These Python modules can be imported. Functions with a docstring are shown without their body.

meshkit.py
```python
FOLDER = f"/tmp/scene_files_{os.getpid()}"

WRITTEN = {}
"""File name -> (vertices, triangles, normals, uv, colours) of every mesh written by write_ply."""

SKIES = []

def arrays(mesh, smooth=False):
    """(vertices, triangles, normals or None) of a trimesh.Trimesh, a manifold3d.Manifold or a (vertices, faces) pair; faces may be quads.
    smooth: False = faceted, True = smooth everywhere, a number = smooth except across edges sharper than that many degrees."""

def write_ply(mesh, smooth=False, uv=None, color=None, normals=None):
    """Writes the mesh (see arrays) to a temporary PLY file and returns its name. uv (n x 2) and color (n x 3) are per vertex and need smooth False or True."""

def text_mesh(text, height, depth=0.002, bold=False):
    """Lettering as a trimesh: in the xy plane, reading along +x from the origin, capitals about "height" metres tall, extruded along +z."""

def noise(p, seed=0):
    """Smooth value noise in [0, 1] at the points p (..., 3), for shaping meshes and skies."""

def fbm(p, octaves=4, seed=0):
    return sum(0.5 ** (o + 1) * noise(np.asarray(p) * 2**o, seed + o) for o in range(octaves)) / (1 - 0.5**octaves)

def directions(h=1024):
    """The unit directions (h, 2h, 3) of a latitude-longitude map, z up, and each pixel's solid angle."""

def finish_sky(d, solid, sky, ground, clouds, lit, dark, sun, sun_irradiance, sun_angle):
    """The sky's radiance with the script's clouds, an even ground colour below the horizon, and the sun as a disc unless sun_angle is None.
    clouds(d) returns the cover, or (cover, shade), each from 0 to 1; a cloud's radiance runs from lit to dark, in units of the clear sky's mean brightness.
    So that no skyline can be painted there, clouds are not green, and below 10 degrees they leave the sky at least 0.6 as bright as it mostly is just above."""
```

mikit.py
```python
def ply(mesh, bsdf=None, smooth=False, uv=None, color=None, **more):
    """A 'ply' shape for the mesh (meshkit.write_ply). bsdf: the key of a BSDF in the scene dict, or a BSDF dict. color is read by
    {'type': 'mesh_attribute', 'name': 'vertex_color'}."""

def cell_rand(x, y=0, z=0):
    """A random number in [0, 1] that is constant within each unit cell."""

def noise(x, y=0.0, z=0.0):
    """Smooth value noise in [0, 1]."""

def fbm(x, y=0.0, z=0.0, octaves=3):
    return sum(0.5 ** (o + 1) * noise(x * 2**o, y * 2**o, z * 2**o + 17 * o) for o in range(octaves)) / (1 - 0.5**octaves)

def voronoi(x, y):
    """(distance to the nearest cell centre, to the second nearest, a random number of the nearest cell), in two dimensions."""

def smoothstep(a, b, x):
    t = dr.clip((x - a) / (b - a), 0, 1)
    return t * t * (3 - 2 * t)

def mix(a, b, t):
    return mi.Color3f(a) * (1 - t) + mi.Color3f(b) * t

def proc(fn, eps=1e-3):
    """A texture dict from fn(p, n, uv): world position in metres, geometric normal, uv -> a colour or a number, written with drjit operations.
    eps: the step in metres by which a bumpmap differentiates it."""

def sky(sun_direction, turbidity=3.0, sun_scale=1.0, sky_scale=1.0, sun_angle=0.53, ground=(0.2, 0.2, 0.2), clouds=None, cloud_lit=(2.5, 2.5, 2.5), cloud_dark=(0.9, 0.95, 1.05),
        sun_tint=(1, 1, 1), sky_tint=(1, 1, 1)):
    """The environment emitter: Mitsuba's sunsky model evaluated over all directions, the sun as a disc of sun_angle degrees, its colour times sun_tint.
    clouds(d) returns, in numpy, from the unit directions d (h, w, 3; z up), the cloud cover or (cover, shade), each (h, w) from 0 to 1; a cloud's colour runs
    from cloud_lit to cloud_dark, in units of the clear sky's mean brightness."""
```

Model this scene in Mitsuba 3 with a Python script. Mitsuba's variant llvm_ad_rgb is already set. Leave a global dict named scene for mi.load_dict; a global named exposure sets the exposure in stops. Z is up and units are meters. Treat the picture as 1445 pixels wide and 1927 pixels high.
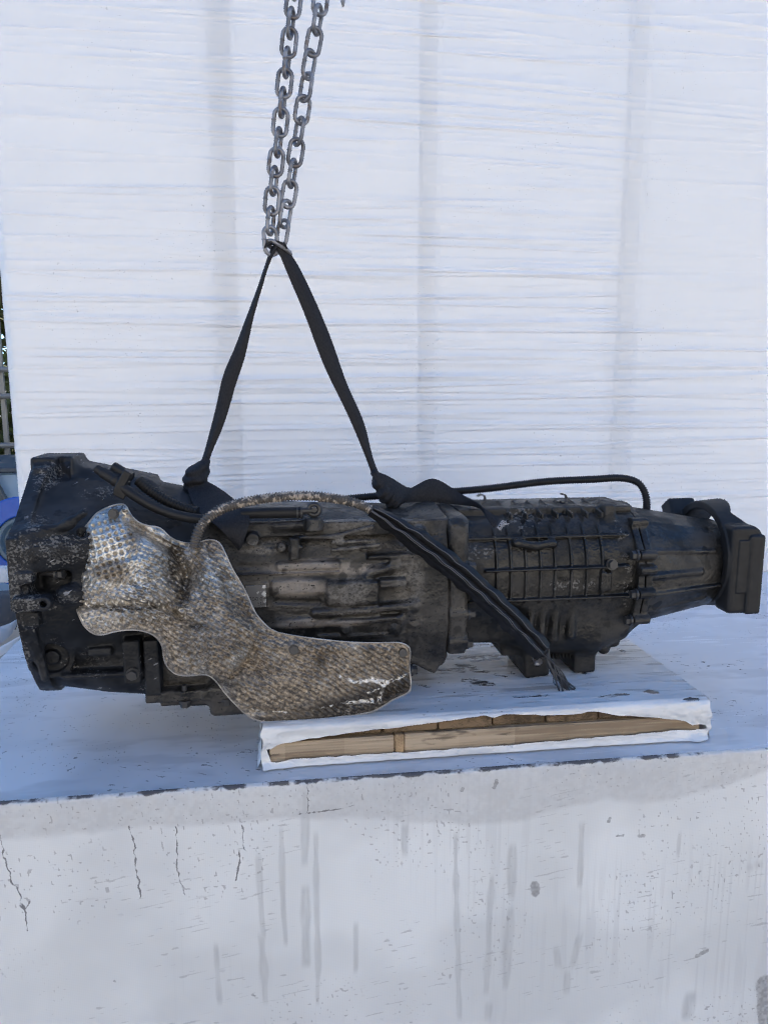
import math, random
import numpy as np, trimesh
import mitsuba as mi, drjit as dr
import mikit, meshkit
from mikit import noise, fbm, smoothstep, mix, cell_rand
from scipy.spatial import Delaunay
from scipy.interpolate import RBFInterpolator, CubicSpline
from scipy.ndimage import gaussian_filter
import shapely
from shapely.geometry import Polygon
random.seed(5)
RNG = np.random.default_rng(11)
T = mi.ScalarTransform4f

# ------------------------------------------------------------------ camera, sky, exposure
YAW, PITCH, F = math.radians(8.0), math.radians(9.5), 1450.0
EYE = np.array([-1.45 * math.sin(YAW), -1.45 * math.cos(YAW), 0.63])
FW = np.array([math.sin(YAW) * math.cos(PITCH), math.cos(YAW) * math.cos(PITCH), -math.sin(PITCH)])
RT = np.array([math.cos(YAW), -math.sin(YAW), 0.0])
UP = np.cross(RT, FW)
scene, labels = {}, {}
scene['camera'] = {'type': 'perspective', 'fov_axis': 'x', 'fov': math.degrees(2 * math.atan(722.5 / F)), 'near_clip': 0.05, 'far_clip': 400.0,
                   'to_world': T().look_at(origin=EYE.tolist(), target=(EYE + FW).tolist(), up=[0, 0, 1])}
scene['sky'] = mikit.sky((0.25, 0.80, 0.78), turbidity=3, sun_scale=1.0, ground=(0.30, 0.29, 0.28), sun_tint=(0.955, 1.0, 1.02), sky_tint=(0.76, 1.0, 1.20))
exposure = 2.93


# ------------------------------------------------------------------ measuring: a sight line of the photograph (its pixels) met with a plane of the place
def ray(px, py):
    return FW * F + RT * (px - 722.5) - UP * (py - 963.5)


def L(px, py, y=0.0):
    d = ray(px, py)
    return EYE + d * (y - EYE[1]) / d[1]


def LZ(px, py, z=0.0):
    d = ray(px, py)
    return EYE + d * (z - EYE[2]) / d[2]


# ------------------------------------------------------------------ entries
def numbered(key):
    if key not in scene and not any(k.startswith(key + '__') for k in scene):
        return key
    n = 1
    while f'{key}_{n:03d}' in scene or any(k.startswith(f'{key}_{n:03d}__') for k in scene):
        n += 1
    return f'{key}_{n:03d}'


def obj(name, mesh, bsdf, parent=None, smooth=False, **more):
    key = numbered(f'{parent}__{name}' if parent else name)
    scene[key] = mikit.ply(mesh, bsdf, smooth=smooth, **more)
    return key


def tag(key, label, category=None, group=None, kind=None):
    labels[key] = {k: v for k, v in dict(label=label, category=category, group=group, kind=kind).items() if v}


def mat(key, d):
    scene[key] = d
    return key


def rgb(*c):
    return {'type': 'rgb', 'value': list(c)}


def P(color, rough, bump=None, scale=1.0, eps=1e-3, **more):
    d = {'type': 'principled', 'base_color': color if isinstance(color, dict) else rgb(*color), 'roughness': rough, **more}
    if bump:
        d = {'type': 'bumpmap', 'height': mikit.proc(bump, eps), 'scale': scale, 'bsdf': d}
    return {'type': 'twosided', 'bsdf': d}


# ------------------------------------------------------------------ mesh helpers
def box(lo, hi, bevel=0.0):
    lo, hi = np.asarray(lo, float), np.asarray(hi, float)
    if bevel <= 0:
        return trimesh.creation.box(extents=hi - lo, transform=trimesh.transformations.translation_matrix((lo + hi) / 2))
    pts = []
    for a in range(3):
        l, h = lo + bevel, hi - bevel
        l[a], h[a] = lo[a], hi[a]
        pts += [[(l, h)[i][0], (l, h)[j][1], (l, h)[k][2]] for i in (0, 1) for j in (0, 1) for k in (0, 1)]
    return trimesh.convex.convex_hull(np.array(pts))


def spline(pts, n):
    p = np.asarray(pts, float)
    t = np.r_[0, np.cumsum(np.linalg.norm(np.diff(p, axis=0), axis=1))]
    return CubicSpline(t, p)(np.linspace(0, t[-1], n))


def tube(path, radius, sides=12, caps=True):
    p = np.asarray(path, float)
    n = len(p)
    r = np.broadcast_to(radius, (n,)).astype(float)
    t = np.gradient(p, axis=0)
    t /= np.linalg.norm(t, axis=1, keepdims=True) + 1e-12
    a = np.cross(t[0], [0.3, 0.5, 0.81]); a /= np.linalg.norm(a)
    A = []
    for k in range(n):
        a = a - t[k] * (a @ t[k]); a /= np.linalg.norm(a); A.append(a)
    A = np.array(A); B = np.cross(t, A)
    ang = np.arange(sides) * 2 * np.pi / sides
    v = (p[:, None] + r[:, None, None] * (np.cos(ang)[None, :, None] * A[:, None] + np.sin(ang)[None, :, None] * B[:, None])).reshape(-1, 3)
    i, j = np.meshgrid(np.arange(n - 1), np.arange(sides), indexing='ij')
    a0, a1 = i * sides + j, i * sides + (j + 1) % sides
    f = np.vstack([np.stack([a0, a1, a1 + sides], -1).reshape(-1, 3), np.stack([a0, a1 + sides, a0 + sides], -1).reshape(-1, 3)])
    if caps:
        m = len(v)
        v = np.vstack([v, p[0], p[-1]])
        k = np.arange(sides)
        f = np.vstack([f, np.stack([k * 0 + m, (k + 1) % sides, k], 1), np.stack([k * 0 + m + 1, (n - 1) * sides + k, (n - 1) * sides + (k + 1) % sides], 1)])
    return trimesh.Trimesh(v, f, process=False)


def conduit(pts, radius, pitch, depth=0.22, sides=16):
    """Corrugated hose along the points."""
    rough = spline(pts, 200)
    length = np.linalg.norm(np.diff(rough, axis=0), axis=1).sum()
    n = int(length / pitch) * 6
    path = spline(pts, n)
    ph = np.arange(n) / 6.0 * 2 * np.pi
    return tube(path, radius * (1 - depth * 0.5 * (1 - np.sign(np.cos(ph)) * np.abs(np.cos(ph)) ** 0.5)), sides)


def grid_faces(n, m):
    i, j = np.meshgrid(np.arange(n - 1), np.arange(m - 1), indexing='ij')
    a = i * m + j
    return np.vstack([np.stack([a, a + m, a + m + 1], -1).reshape(-1, 3), np.stack([a, a + m + 1, a + 1], -1).reshape(-1, 3)])


def sheet(V, thick=0.0):
    """Mesh of a grid of points (n, m, 3); with a thickness it gets a back and a rim."""
    n, m = V.shape[:2]
    v, f = V.reshape(-1, 3), grid_faces(n, m)
    if not thick:
        return trimesh.Trimesh(v, f, process=False)
    du, dv = np.gradient(V, axis=0), np.gradient(V, axis=1)
    N = np.cross(du, dv); N /= np.linalg.norm(N, axis=-1, keepdims=True) + 1e-12
    w = (V - N * thick).reshape(-1, 3)
    k = n * m
    idx = np.arange(k).reshape(n, m)
    rim = np.r_[idx[0, :], idx[1:, -1], idx[-1, -2::-1], idx[-2:0:-1, 0]]
    r2 = np.roll(rim, -1)
    side = np.vstack([np.stack([rim, rim + k, r2 + k], 1), np.stack([rim, r2 + k, r2], 1)])
    return trimesh.Trimesh(np.vstack([v, w]), np.vstack([f, f[:, ::-1] + k, side]), process=False)


def ribbon(rows, n=60, m=9, thick=0.003, crown=0.0, waves=0.0, seed=0):
    """A strap given by pairs of edge points ((left), (right)), each a point of the place; crown lifts the middle towards the viewer."""
    a, b = spline([r[0] for r in rows], n), spline([r[1] for r in rows], n)
    u = np.linspace(0, 1, m)[None, :, None]
    V = a[:, None] * (1 - u) + b[:, None] * u
    bulge = crown * np.sin(np.pi * u)
    if waves:
        q = np.stack([np.linspace(0, 7, n)[:, None] + 0 * u[..., 0], 2.2 * u[..., 0] + 0 * np.linspace(0, 1, n)[:, None], np.full((n, m), 3.3)], -1)
        bulge = bulge + waves * (meshkit.fbm(q, 3, seed)[..., None] - 0.5)
    V = V + np.array([0, -1, 0]) * bulge
    return sheet(V, thick)


def hexbolt(c, axis, r=0.0085, h=0.009, washer=True):
    parts = [trimesh.creation.cylinder(radius=r, height=h, sections=6, transform=trimesh.transformations.translation_matrix([0, 0, h / 2 + 0.003]))]
    if washer:
        parts.append(trimesh.creation.cylinder(radius=r * 1.25, height=0.004, sections=24, transform=trimesh.transformations.translation_matrix([0, 0, 0.0015])))
    parts.append(trimesh.creation.cylinder(radius=r * 0.55, height=0.03, sections=12, transform=trimesh.transformations.translation_matrix([0, 0, -0.012])))
    m = trimesh.util.concatenate(parts)
    m.apply_transform(trimesh.geometry.align_vectors([0, 0, 1], np.asarray(axis, float) / np.linalg.norm(axis)))
    m.apply_translation(c)
    return m


# ------------------------------------------------------------------ solid modelling of castings: distance fields on a grid, meshed with surface nets
def smin(a, b, k):
    h = np.clip(0.5 + 0.5 * (b - a) / k, 0, 1)
    return b * (1 - h) + a * h - k * h * (1 - h)


class Vol:
    def __init__(self, lo, hi, h=0.002):
        self.lo, self.h = np.asarray(lo, float), h
        self.n = np.ceil((np.asarray(hi, float) - self.lo) / h).astype(int) + 1
        self.ax = [(self.lo[k] + np.arange(self.n[k]) * h).astype(np.float32) for k in range(3)]
        self.f = np.full(self.n, 0.05, np.float32)

    def sub(self, lo, hi, pad=0.012):
        s = []
        for k in range(3):
            a = int(np.clip((lo[k] - pad - self.lo[k]) / self.h, 0, self.n[k]))
            b = int(np.clip((hi[k] + pad - self.lo[k]) / self.h + 1, 0, self.n[k]))
            s.append(slice(a, max(b, a)))
        return tuple(s)

    def _do(self, prim, k, op):
        fn, lo, hi = prim
        s = self.sub(lo, hi)
        x, y, z = self.ax[0][s[0]][:, None, None], self.ax[1][s[1]][None, :, None], self.ax[2][s[2]][None, None, :]
        if 0 in (len(x), y.shape[1], z.shape[2]):
            return
        self.f[s] = op(self.f[s], np.asarray(fn(x, y, z), np.float32), k)

    def add(self, prim, k=0.004):
        self._do(prim, k, smin)

    def cut(self, prim, k=0.004):
        self._do(prim, k, lambda a, b, k: -smin(-a, b, k))

    def mesh(self, rough=0.0006, seed=0):
        f = self.f
        f[[0, -1]] = np.maximum(f[[0, -1]], 1e-3); f[:, [0, -1]] = np.maximum(f[:, [0, -1]], 1e-3); f[:, :, [0, -1]] = np.maximum(f[:, :, [0, -1]], 1e-3)
        ins = f < 0
        cnt = sum(ins[a:a + f.shape[0] - 1, b:b + f.shape[1] - 1, c:c + f.shape[2] - 1].astype(np.int8) for a in (0, 1) for b in (0, 1) for c in (0, 1))
        act = np.argwhere((cnt > 0) & (cnt < 8))
        ids = np.full(np.array(f.shape) - 1, -1, np.int32)
        ids[tuple(act.T)] = np.arange(len(act))
        acc, num = np.zeros((len(act), 3)), np.zeros(len(act))
        for d in range(3):
            e = [k for k in range(3) if k != d]
            for a in (0, 1):
                for b in (0, 1):
                    o = np.zeros(3, int); o[e[0]], o[e[1]] = a, b
                    o2 = o.copy(); o2[d] = 1
                    f0, f1 = f[tuple((act + o).T)], f[tuple((act + o2).T)]
                    c = (f0 < 0) != (f1 < 0)
                    t = np.where(c, f0 / np.where(c, f0 - f1, 1), 0)
                    pt = np.repeat(o[None].astype(float), len(act), 0); pt[:, d] = t
                    acc += pt * c[:, None]; num += c
        v = self.lo + (act + acc / num[:, None]) * self.h
        F_ = []
        for d in range(3):
            a, b = [k for k in range(3) if k != d]
            s0, s1 = [slice(None)] * 3, [slice(None)] * 3
            s0[d], s1[d] = slice(0, -1), slice(1, None)
            ch = np.argwhere(ins[tuple(s0)] != ins[tuple(s1)])
            ch = ch[(ch[:, a] > 0) & (ch[:, b] > 0) & (ch[:, a] < f.shape[a] - 1) & (ch[:, b] < f.shape[b] - 1)]
            q = []
            for oa, ob in ((-1, -1), (0, -1), (0, 0), (-1, 0)):
                c = ch.copy(); c[:, a] += oa; c[:, b] += ob
                q.append(ids[tuple(c.T)])
            q = np.stack(q, 1)
            flip = ins[tuple(ch.T)] == (d == 1)
            q[flip] = q[flip][:, ::-1]
            F_.append(q)
        q = np.vstack(F_)
        tri = np.vstack([q[:, [0, 1, 2]], q[:, [0, 2, 3]]])
        m = trimesh.Trimesh(v, tri, process=False)
        if rough:
            g = meshkit.fbm(v * 90, 3, seed) - 0.5
            fn = np.cross(v[tri[:, 1]] - v[tri[:, 0]], v[tri[:, 2]] - v[tri[:, 0]])
            nn = np.zeros_like(v)
            for k in range(3):
                np.add.at(nn, tri[:, k], fn)
            nn /= np.linalg.norm(nn, axis=1, keepdims=True) + 1e-12
            m = trimesh.Trimesh(v + nn * (g * 2 * rough)[:, None], tri, process=False)
        return m


def s_box(c, hs, r=0.003, rot=None):
    c, hs = np.asarray(c, float), np.asarray(hs, float)
    R = np.eye(3) if rot is None else rot
    ext = np.abs(R) @ hs

    def fn(x, y, z):
        x, y, z = x - c[0], y - c[1], z - c[2]
        q = [np.abs(R[0, k] * x + R[1, k] * y + R[2, k] * z) - (hs[k] - r) for k in range(3)]
        return np.sqrt(sum(np.maximum(a, 0) ** 2 for a in q)) + np.minimum(np.maximum(np.maximum(q[0], q[1]), q[2]), 0) - r
    return fn, c - ext, c + ext


def s_cap(p, q, ra, rb=None, flat=False):
    p, q = np.asarray(p, float), np.asarray(q, float)
    rb = ra if rb is None else rb
    d = q - p
    l2 = d @ d
    ln = math.sqrt(l2)

    def fn(x, y, z):
        t = ((x - p[0]) * d[0] + (y - p[1]) * d[1] + (z - p[2]) * d[2]) / l2
        tc = t if flat else np.clip(t, 0, 1)
        rr = np.sqrt((x - p[0] - tc * d[0]) ** 2 + (y - p[1] - tc * d[1]) ** 2 + (z - p[2] - tc * d[2]) ** 2) - (ra + (rb - ra) * np.clip(t, 0, 1))
        return np.maximum(rr, np.maximum(-t, t - 1) * ln) if flat else rr
    r = max(ra, rb)
    return fn, np.minimum(p, q) - r, np.maximum(p, q) + r


def rotx(a):
    c, s = math.cos(a), math.sin(a)
    return np.array([[1, 0, 0], [0, c, -s], [0, s, c]])


def roty(a):
    c, s = math.cos(a), math.sin(a)
    return np.array([[c, 0, s], [0, 1, 0], [-s, 0, c]])


def s_px(px0, py0, px1, py1, y, depth, r=0.004, back=0.02):
    """A raised block whose face at depth y spans a rectangle measured in the photograph."""
    a, b = L(px0, py1, y), L(px1, py0, y)
    lo, hi = np.array([a[0], y - depth, a[2]]), np.array([b[0], y + back, b[2]])
    return s_box((lo + hi) / 2, (hi - lo) / 2, r)


def s_line(pts, y, r, out=0.0):
    """Round ribs along a polyline measured in the photograph, on the depth y."""
    q = [L(a, b, y - out) for a, b in pts]
    return [s_cap(q[k], q[k + 1], r) for k in range(len(q) - 1)]


def s_section(xs, zc, hz, hy, p=2.5, yc=None):
    """A body of varying superelliptical section along x."""
    xs = np.asarray(xs, float)
    yc = np.zeros(len(xs)) if yc is None else np.asarray(yc, float)
    zc, hz, hy = (np.broadcast_to(np.asarray(a, float), xs.shape) for a in (zc, hz, hy))

    def fn(x, y, z):
        c, a, b, o = (np.interp(x, xs, k).astype(np.float32) for k in (zc, hz, hy, yc))
        d = ((np.abs((y - o) / b) ** p + np.abs((z - c) / a) ** p) ** (1 / p) - 1) * np.minimum(a, b)
        return np.maximum(d, np.maximum(xs[0] - x, x - xs[-1]))
    return fn, np.array([xs[0], -hy.max() + yc.min(), (zc - hz).min()]), np.array([xs[-1], hy.max() + yc.max(), (zc + hz).max()])


def s_prism(poly, xs, inset, k=0.012):
    """A body along x: a convex outline in (y, z), drawn in by inset(x)."""
    poly = np.asarray(poly, float)
    a, b = poly, np.roll(poly, -1, 0)
    d = b - a
    n = np.stack([d[:, 1], -d[:, 0]], 1); n /= np.linalg.norm(n, axis=1, keepdims=True)
    if ((poly.mean(0) - a) * n).sum(1).mean() > 0:
        n = -n
    o = (a * n).sum(1)
    xs, inset = np.asarray(xs, float), np.asarray(inset, float)

    def fn(x, y, z):
        f = None
        for k_ in range(len(n)):
            g = n[k_, 0] * y + n[k_, 1] * z - o[k_]
            f = g if f is None else -smin(-f, -g, k)
        return np.maximum(f + np.interp(x, xs, inset).astype(np.float32), np.maximum(xs[0] - x, x - xs[-1]))
    return fn, np.array([xs[0], poly[:, 0].min(), poly[:, 1].min()]), np.array([xs[-1], poly[:, 0].max(), poly[:, 1].max()])


# ================================================================== materials
def V3(p):
    return p.x, p.y, p.z


def RQ(p, f=1.0):
    """The point turned out of line with the axes, times f, so that noise cells do not show."""
    return (0.80 * p.x - 0.36 * p.y + 0.48 * p.z) * f, (0.60 * p.x + 0.48 * p.y - 0.64 * p.z) * f, (0.80 * p.y + 0.60 * p.z) * f


def fb(p, f, o=3, s=0.0):
    a, b, c = RQ(p, f)
    return fbm(a + s, b + 1.7 * s, c, o)


def specks(p, f, a, b):
    return smoothstep(a, b, noise(*RQ(p, f)))


def blob(p, c, r, w=0.5):
    """1 inside a ragged patch round c with radii r."""
    d = dr.sqrt(sum(dr.square((q - float(k)) / float(e)) for q, k, e in zip((p.x, p.y, p.z), c, r)))
    return smoothstep(1.1, 0.5, d + w * (fb(p, 55, 3, 3.0) - 0.5))


BELL_WORN = [(L(92, 898, -0.06), (0.022, 0.08, 0.026)), (L(68, 988, -0.17), (0.016, 0.06, 0.010)), (L(115, 1035, -0.19), (0.045, 0.05, 0.032)), (L(38, 1040, -0.2), (0.022, 0.05, 0.030)), (L(30, 1110, -0.2), (0.010, 0.05, 0.06)),
             (L(60, 1085, -0.2), (0.025, 0.05, 0.008)), (L(128, 1122, -0.18), (0.022, 0.05, 0.014)), (L(55, 1128, -0.2), (0.032, 0.05, 0.024)), (L(195, 925, -0.10), (0.022, 0.05, 0.012)), (L(55, 1215, -0.15), (0.010, 0.08, 0.06)), (L(92, 1150, -0.2), (0.016, 0.03, 0.006))]


def bell_color(p, n, uv):
    c = mix((0.0080, 0.0088, 0.0105), (0.023, 0.0245, 0.0285), smoothstep(0.3, 0.7, fb(p, 16, 4)))
    z = mi.Float(0)
    for k, r in BELL_WORN:
        z = dr.maximum(z, blob(p, k, r))
    z = dr.maximum(z * 0.62, smoothstep(0.60, 0.72, fb(p, 24, 3, 8.0)) * 0.18)
    w = smoothstep(0.62, 0.40, fb(p, 330, 2) + 0.28 * (1 - z) - 0.04) * smoothstep(0.02, 0.2, z)
    c = mix(c, (0.155, 0.15, 0.143), w * (0.35 + 0.65 * fb(p, 120, 3, 4.0)))
    scr = smoothstep(0.86, 0.90, noise(p.x * 60 + p.z * 40, p.z * 420 - p.x * 200, p.y * 30)) * smoothstep(0.5, 0.62, fb(p, 22, 2, 5.0))
    c = mix(c, (0.30, 0.30, 0.31), scr * 0.7)
    return mix(c, (0.006, 0.006, 0.007), smoothstep(0.60, 0.68, fb(p, 42, 4, 2.0)) * 0.7)


def iron_bump(p, n, uv):
    return fb(p, 300, 3) + 0.6 * fb(p, 90, 2, 4.0)


WIPED = [(L(575, 1068, -0.13), (0.075, 0.06, 0.017)), (L(660, 1070, -0.13), (0.055, 0.06, 0.012)), (L(560, 1105, -0.13), (0.062, 0.06, 0.020)), (L(575, 1172, -0.13), (0.072, 0.06, 0.010)), (L(650, 1172, -0.13), (0.045, 0.06, 0.008))]
DULL = [(L(670, 1020, -0.13), (0.07, 0.06, 0.022)), (L(655, 1112, -0.13), (0.05, 0.06, 0.030)), (L(700, 985, -0.12), (0.10, 0.06, 0.014)), (L(500, 1030, -0.13), (0.05, 0.06, 0.016)), (L(770, 1000, -0.13), (0.03, 0.06, 0.05)), (L(670, 1150, -0.13), (0.06, 0.06, 0.006)), (L(770, 1090, -0.13), (0.03, 0.06, 0.06))]


def case_color(p, n, uv):
    g = fb(p, 15, 4)
    fine = fb(p, 260, 3)
    c = mix((0.0155, 0.0145, 0.0135), (0.050, 0.0455, 0.041), smoothstep(0.3, 0.7, g + 0.3 * (fine - 0.5)))
    d = mi.Float(0)
    for k, r in DULL:
        d = dr.maximum(d, blob(p, k, r))
    c = mix(c, (0.120, 0.111, 0.101), d * (0.35 + 0.6 * smoothstep(0.35, 0.65, fine)))
    w = mi.Float(0)
    for k, r in WIPED:
        w = dr.maximum(w, blob(p, k, r, 0.35))
    c = mix(c, mix((0.135, 0.118, 0.104), (0.27, 0.238, 0.208), fine), w * 0.9)
    oil = dr.maximum(specks(p, 330, 0.80, 0.86) * 0.9, smoothstep(0.58, 0.66, fb(p, 34, 4, 5.0)) * 0.75)
    return mix(c, (0.006, 0.006, 0.006), oil)


RIB_WORN = [(L(1075, 1100, -0.12), (0.07, 0.06, 0.012)), (L(900, 1040, -0.12), (0.04, 0.06, 0.016)), (L(1175, 1000, -0.12), (0.016, 0.06, 0.035)), (L(1180, 1060, -0.12), (0.014, 0.06, 0.02)), (L(985, 975, -0.08), (0.04, 0.06, 0.03)), (L(1180, 1110, -0.12), (0.010, 0.06, 0.05))]


def ribbed_color(p, n, uv):
    fine = fb(p, 260, 3)
    c = mix((0.009, 0.0087, 0.0084), (0.030, 0.028, 0.026), smoothstep(0.3, 0.7, fb(p, 17, 4) + 0.3 * (fine - 0.5)))
    z = mi.Float(0)
    for k, r in RIB_WORN:
        z = dr.maximum(z, blob(p, k, r))
    c = mix(c, (0.14, 0.136, 0.13), z * smoothstep(0.56, 0.66, fb(p, 190, 3, 2.0)) * 0.8)
    return mix(c, (0.005, 0.005, 0.005), smoothstep(0.58, 0.66, fb(p, 44, 3, 5.0)) * 0.8)


def oil_rough(p, n, uv):
    return 0.24 + 0.34 * smoothstep(0.35, 0.65, fb(p, 36, 3, 1.0))


mat('bell_iron', P(mikit.proc(bell_color), 0.45, iron_bump, 0.0018, specular=0.24))
mat('case_iron', P(mikit.proc(case_color), mikit.proc(oil_rough), iron_bump, 0.0016, specular=0.36))
mat('ribbed_iron', P(mikit.proc(ribbed_color), mikit.proc(oil_rough), iron_bump, 0.0015, specular=0.36))
mat('bolt_steel', P((0.05, 0.05, 0.052), 0.4, metallic=0.5))
mat('black_rubber', P(mikit.proc(lambda p, n, uv: mix((0.007, 0.007, 0.008), (0.018, 0.018, 0.019), fb(p, 60, 3))), 0.5, specular=0.3))
mat('sheath_plastic', P(mikit.proc(lambda p, n, uv: mix((0.005, 0.005, 0.006), (0.016, 0.016, 0.018), fb(p, 90, 3))), 0.40, specular=0.25))
mat('wire_cover', P((0.018, 0.020, 0.026), 0.35))


def conduit_color(p, n, uv):
    g = fb(p, 120, 3)
    c = mix((0.19, 0.165, 0.14), (0.37, 0.305, 0.24), smoothstep(0.35, 0.60, g + 0.35 * (fb(p, 30, 2, 4.0) - 0.5)))
    return mix(c, (0.010, 0.010, 0.010), 0.8 * smoothstep(0.62, 0.74, fb(p, 170, 3, 9.0) + 0.22 * smoothstep(-0.28, -0.36, p.x) + 0.25 * smoothstep(0.46, 0.44, p.z)))


mat('dusty_conduit', P(mikit.proc(conduit_color), 0.55))


TANNED = [(L(250, 1010, -0.21), (0.020, 0.1, 0.03)), (L(205, 1075, -0.21), (0.045, 0.1, 0.02)), (L(365, 1050, -0.21), (0.022, 0.1, 0.035)), (L(455, 1140, -0.21), (0.04, 0.1, 0.05)), (L(580, 1225, -0.21), (0.12, 0.1, 0.025)), (L(430, 1240, -0.21), (0.05, 0.1, 0.05)), (L(540, 1290, -0.21), (0.05, 0.1, 0.025))]


SOOT_SHADE = [(L(220, 962, -0.2), (0.030, 0.1, 0.014)), (L(325, 1060, -0.2), (0.016, 0.1, 0.04)), (L(345, 1115, -0.2), (0.014, 0.1, 0.03)), (L(230, 1140, -0.2), (0.08, 0.1, 0.008)), (L(380, 1170, -0.2), (0.035, 0.1, 0.010)), (L(430, 1275, -0.2), (0.04, 0.1, 0.008)), (L(560, 1345, -0.2), (0.10, 0.1, 0.010)), (L(603, 1235, -0.2), (0.010, 0.1, 0.016)), (L(400, 1275, -0.2), (0.02, 0.1, 0.02))]  # soot along the folds, with the shade of the folds painted in


def shield_mask(p):
    return fb(p, 26, 4, 2.0), fb(p, 210, 3)


def shield_tan(p):
    g, fine = shield_mask(p)
    t = mi.Float(0)
    for k, r in TANNED:
        t = dr.maximum(t, blob(p, k, r, 0.8))
    return dr.maximum(dr.maximum(t * 0.85, 0.80 * smoothstep(-0.36, -0.26, p.x + 0.25 * (g - 0.5))), 0.6 * smoothstep(0.30, 0.26, p.z + 0.2 * (g - 0.5)))


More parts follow.
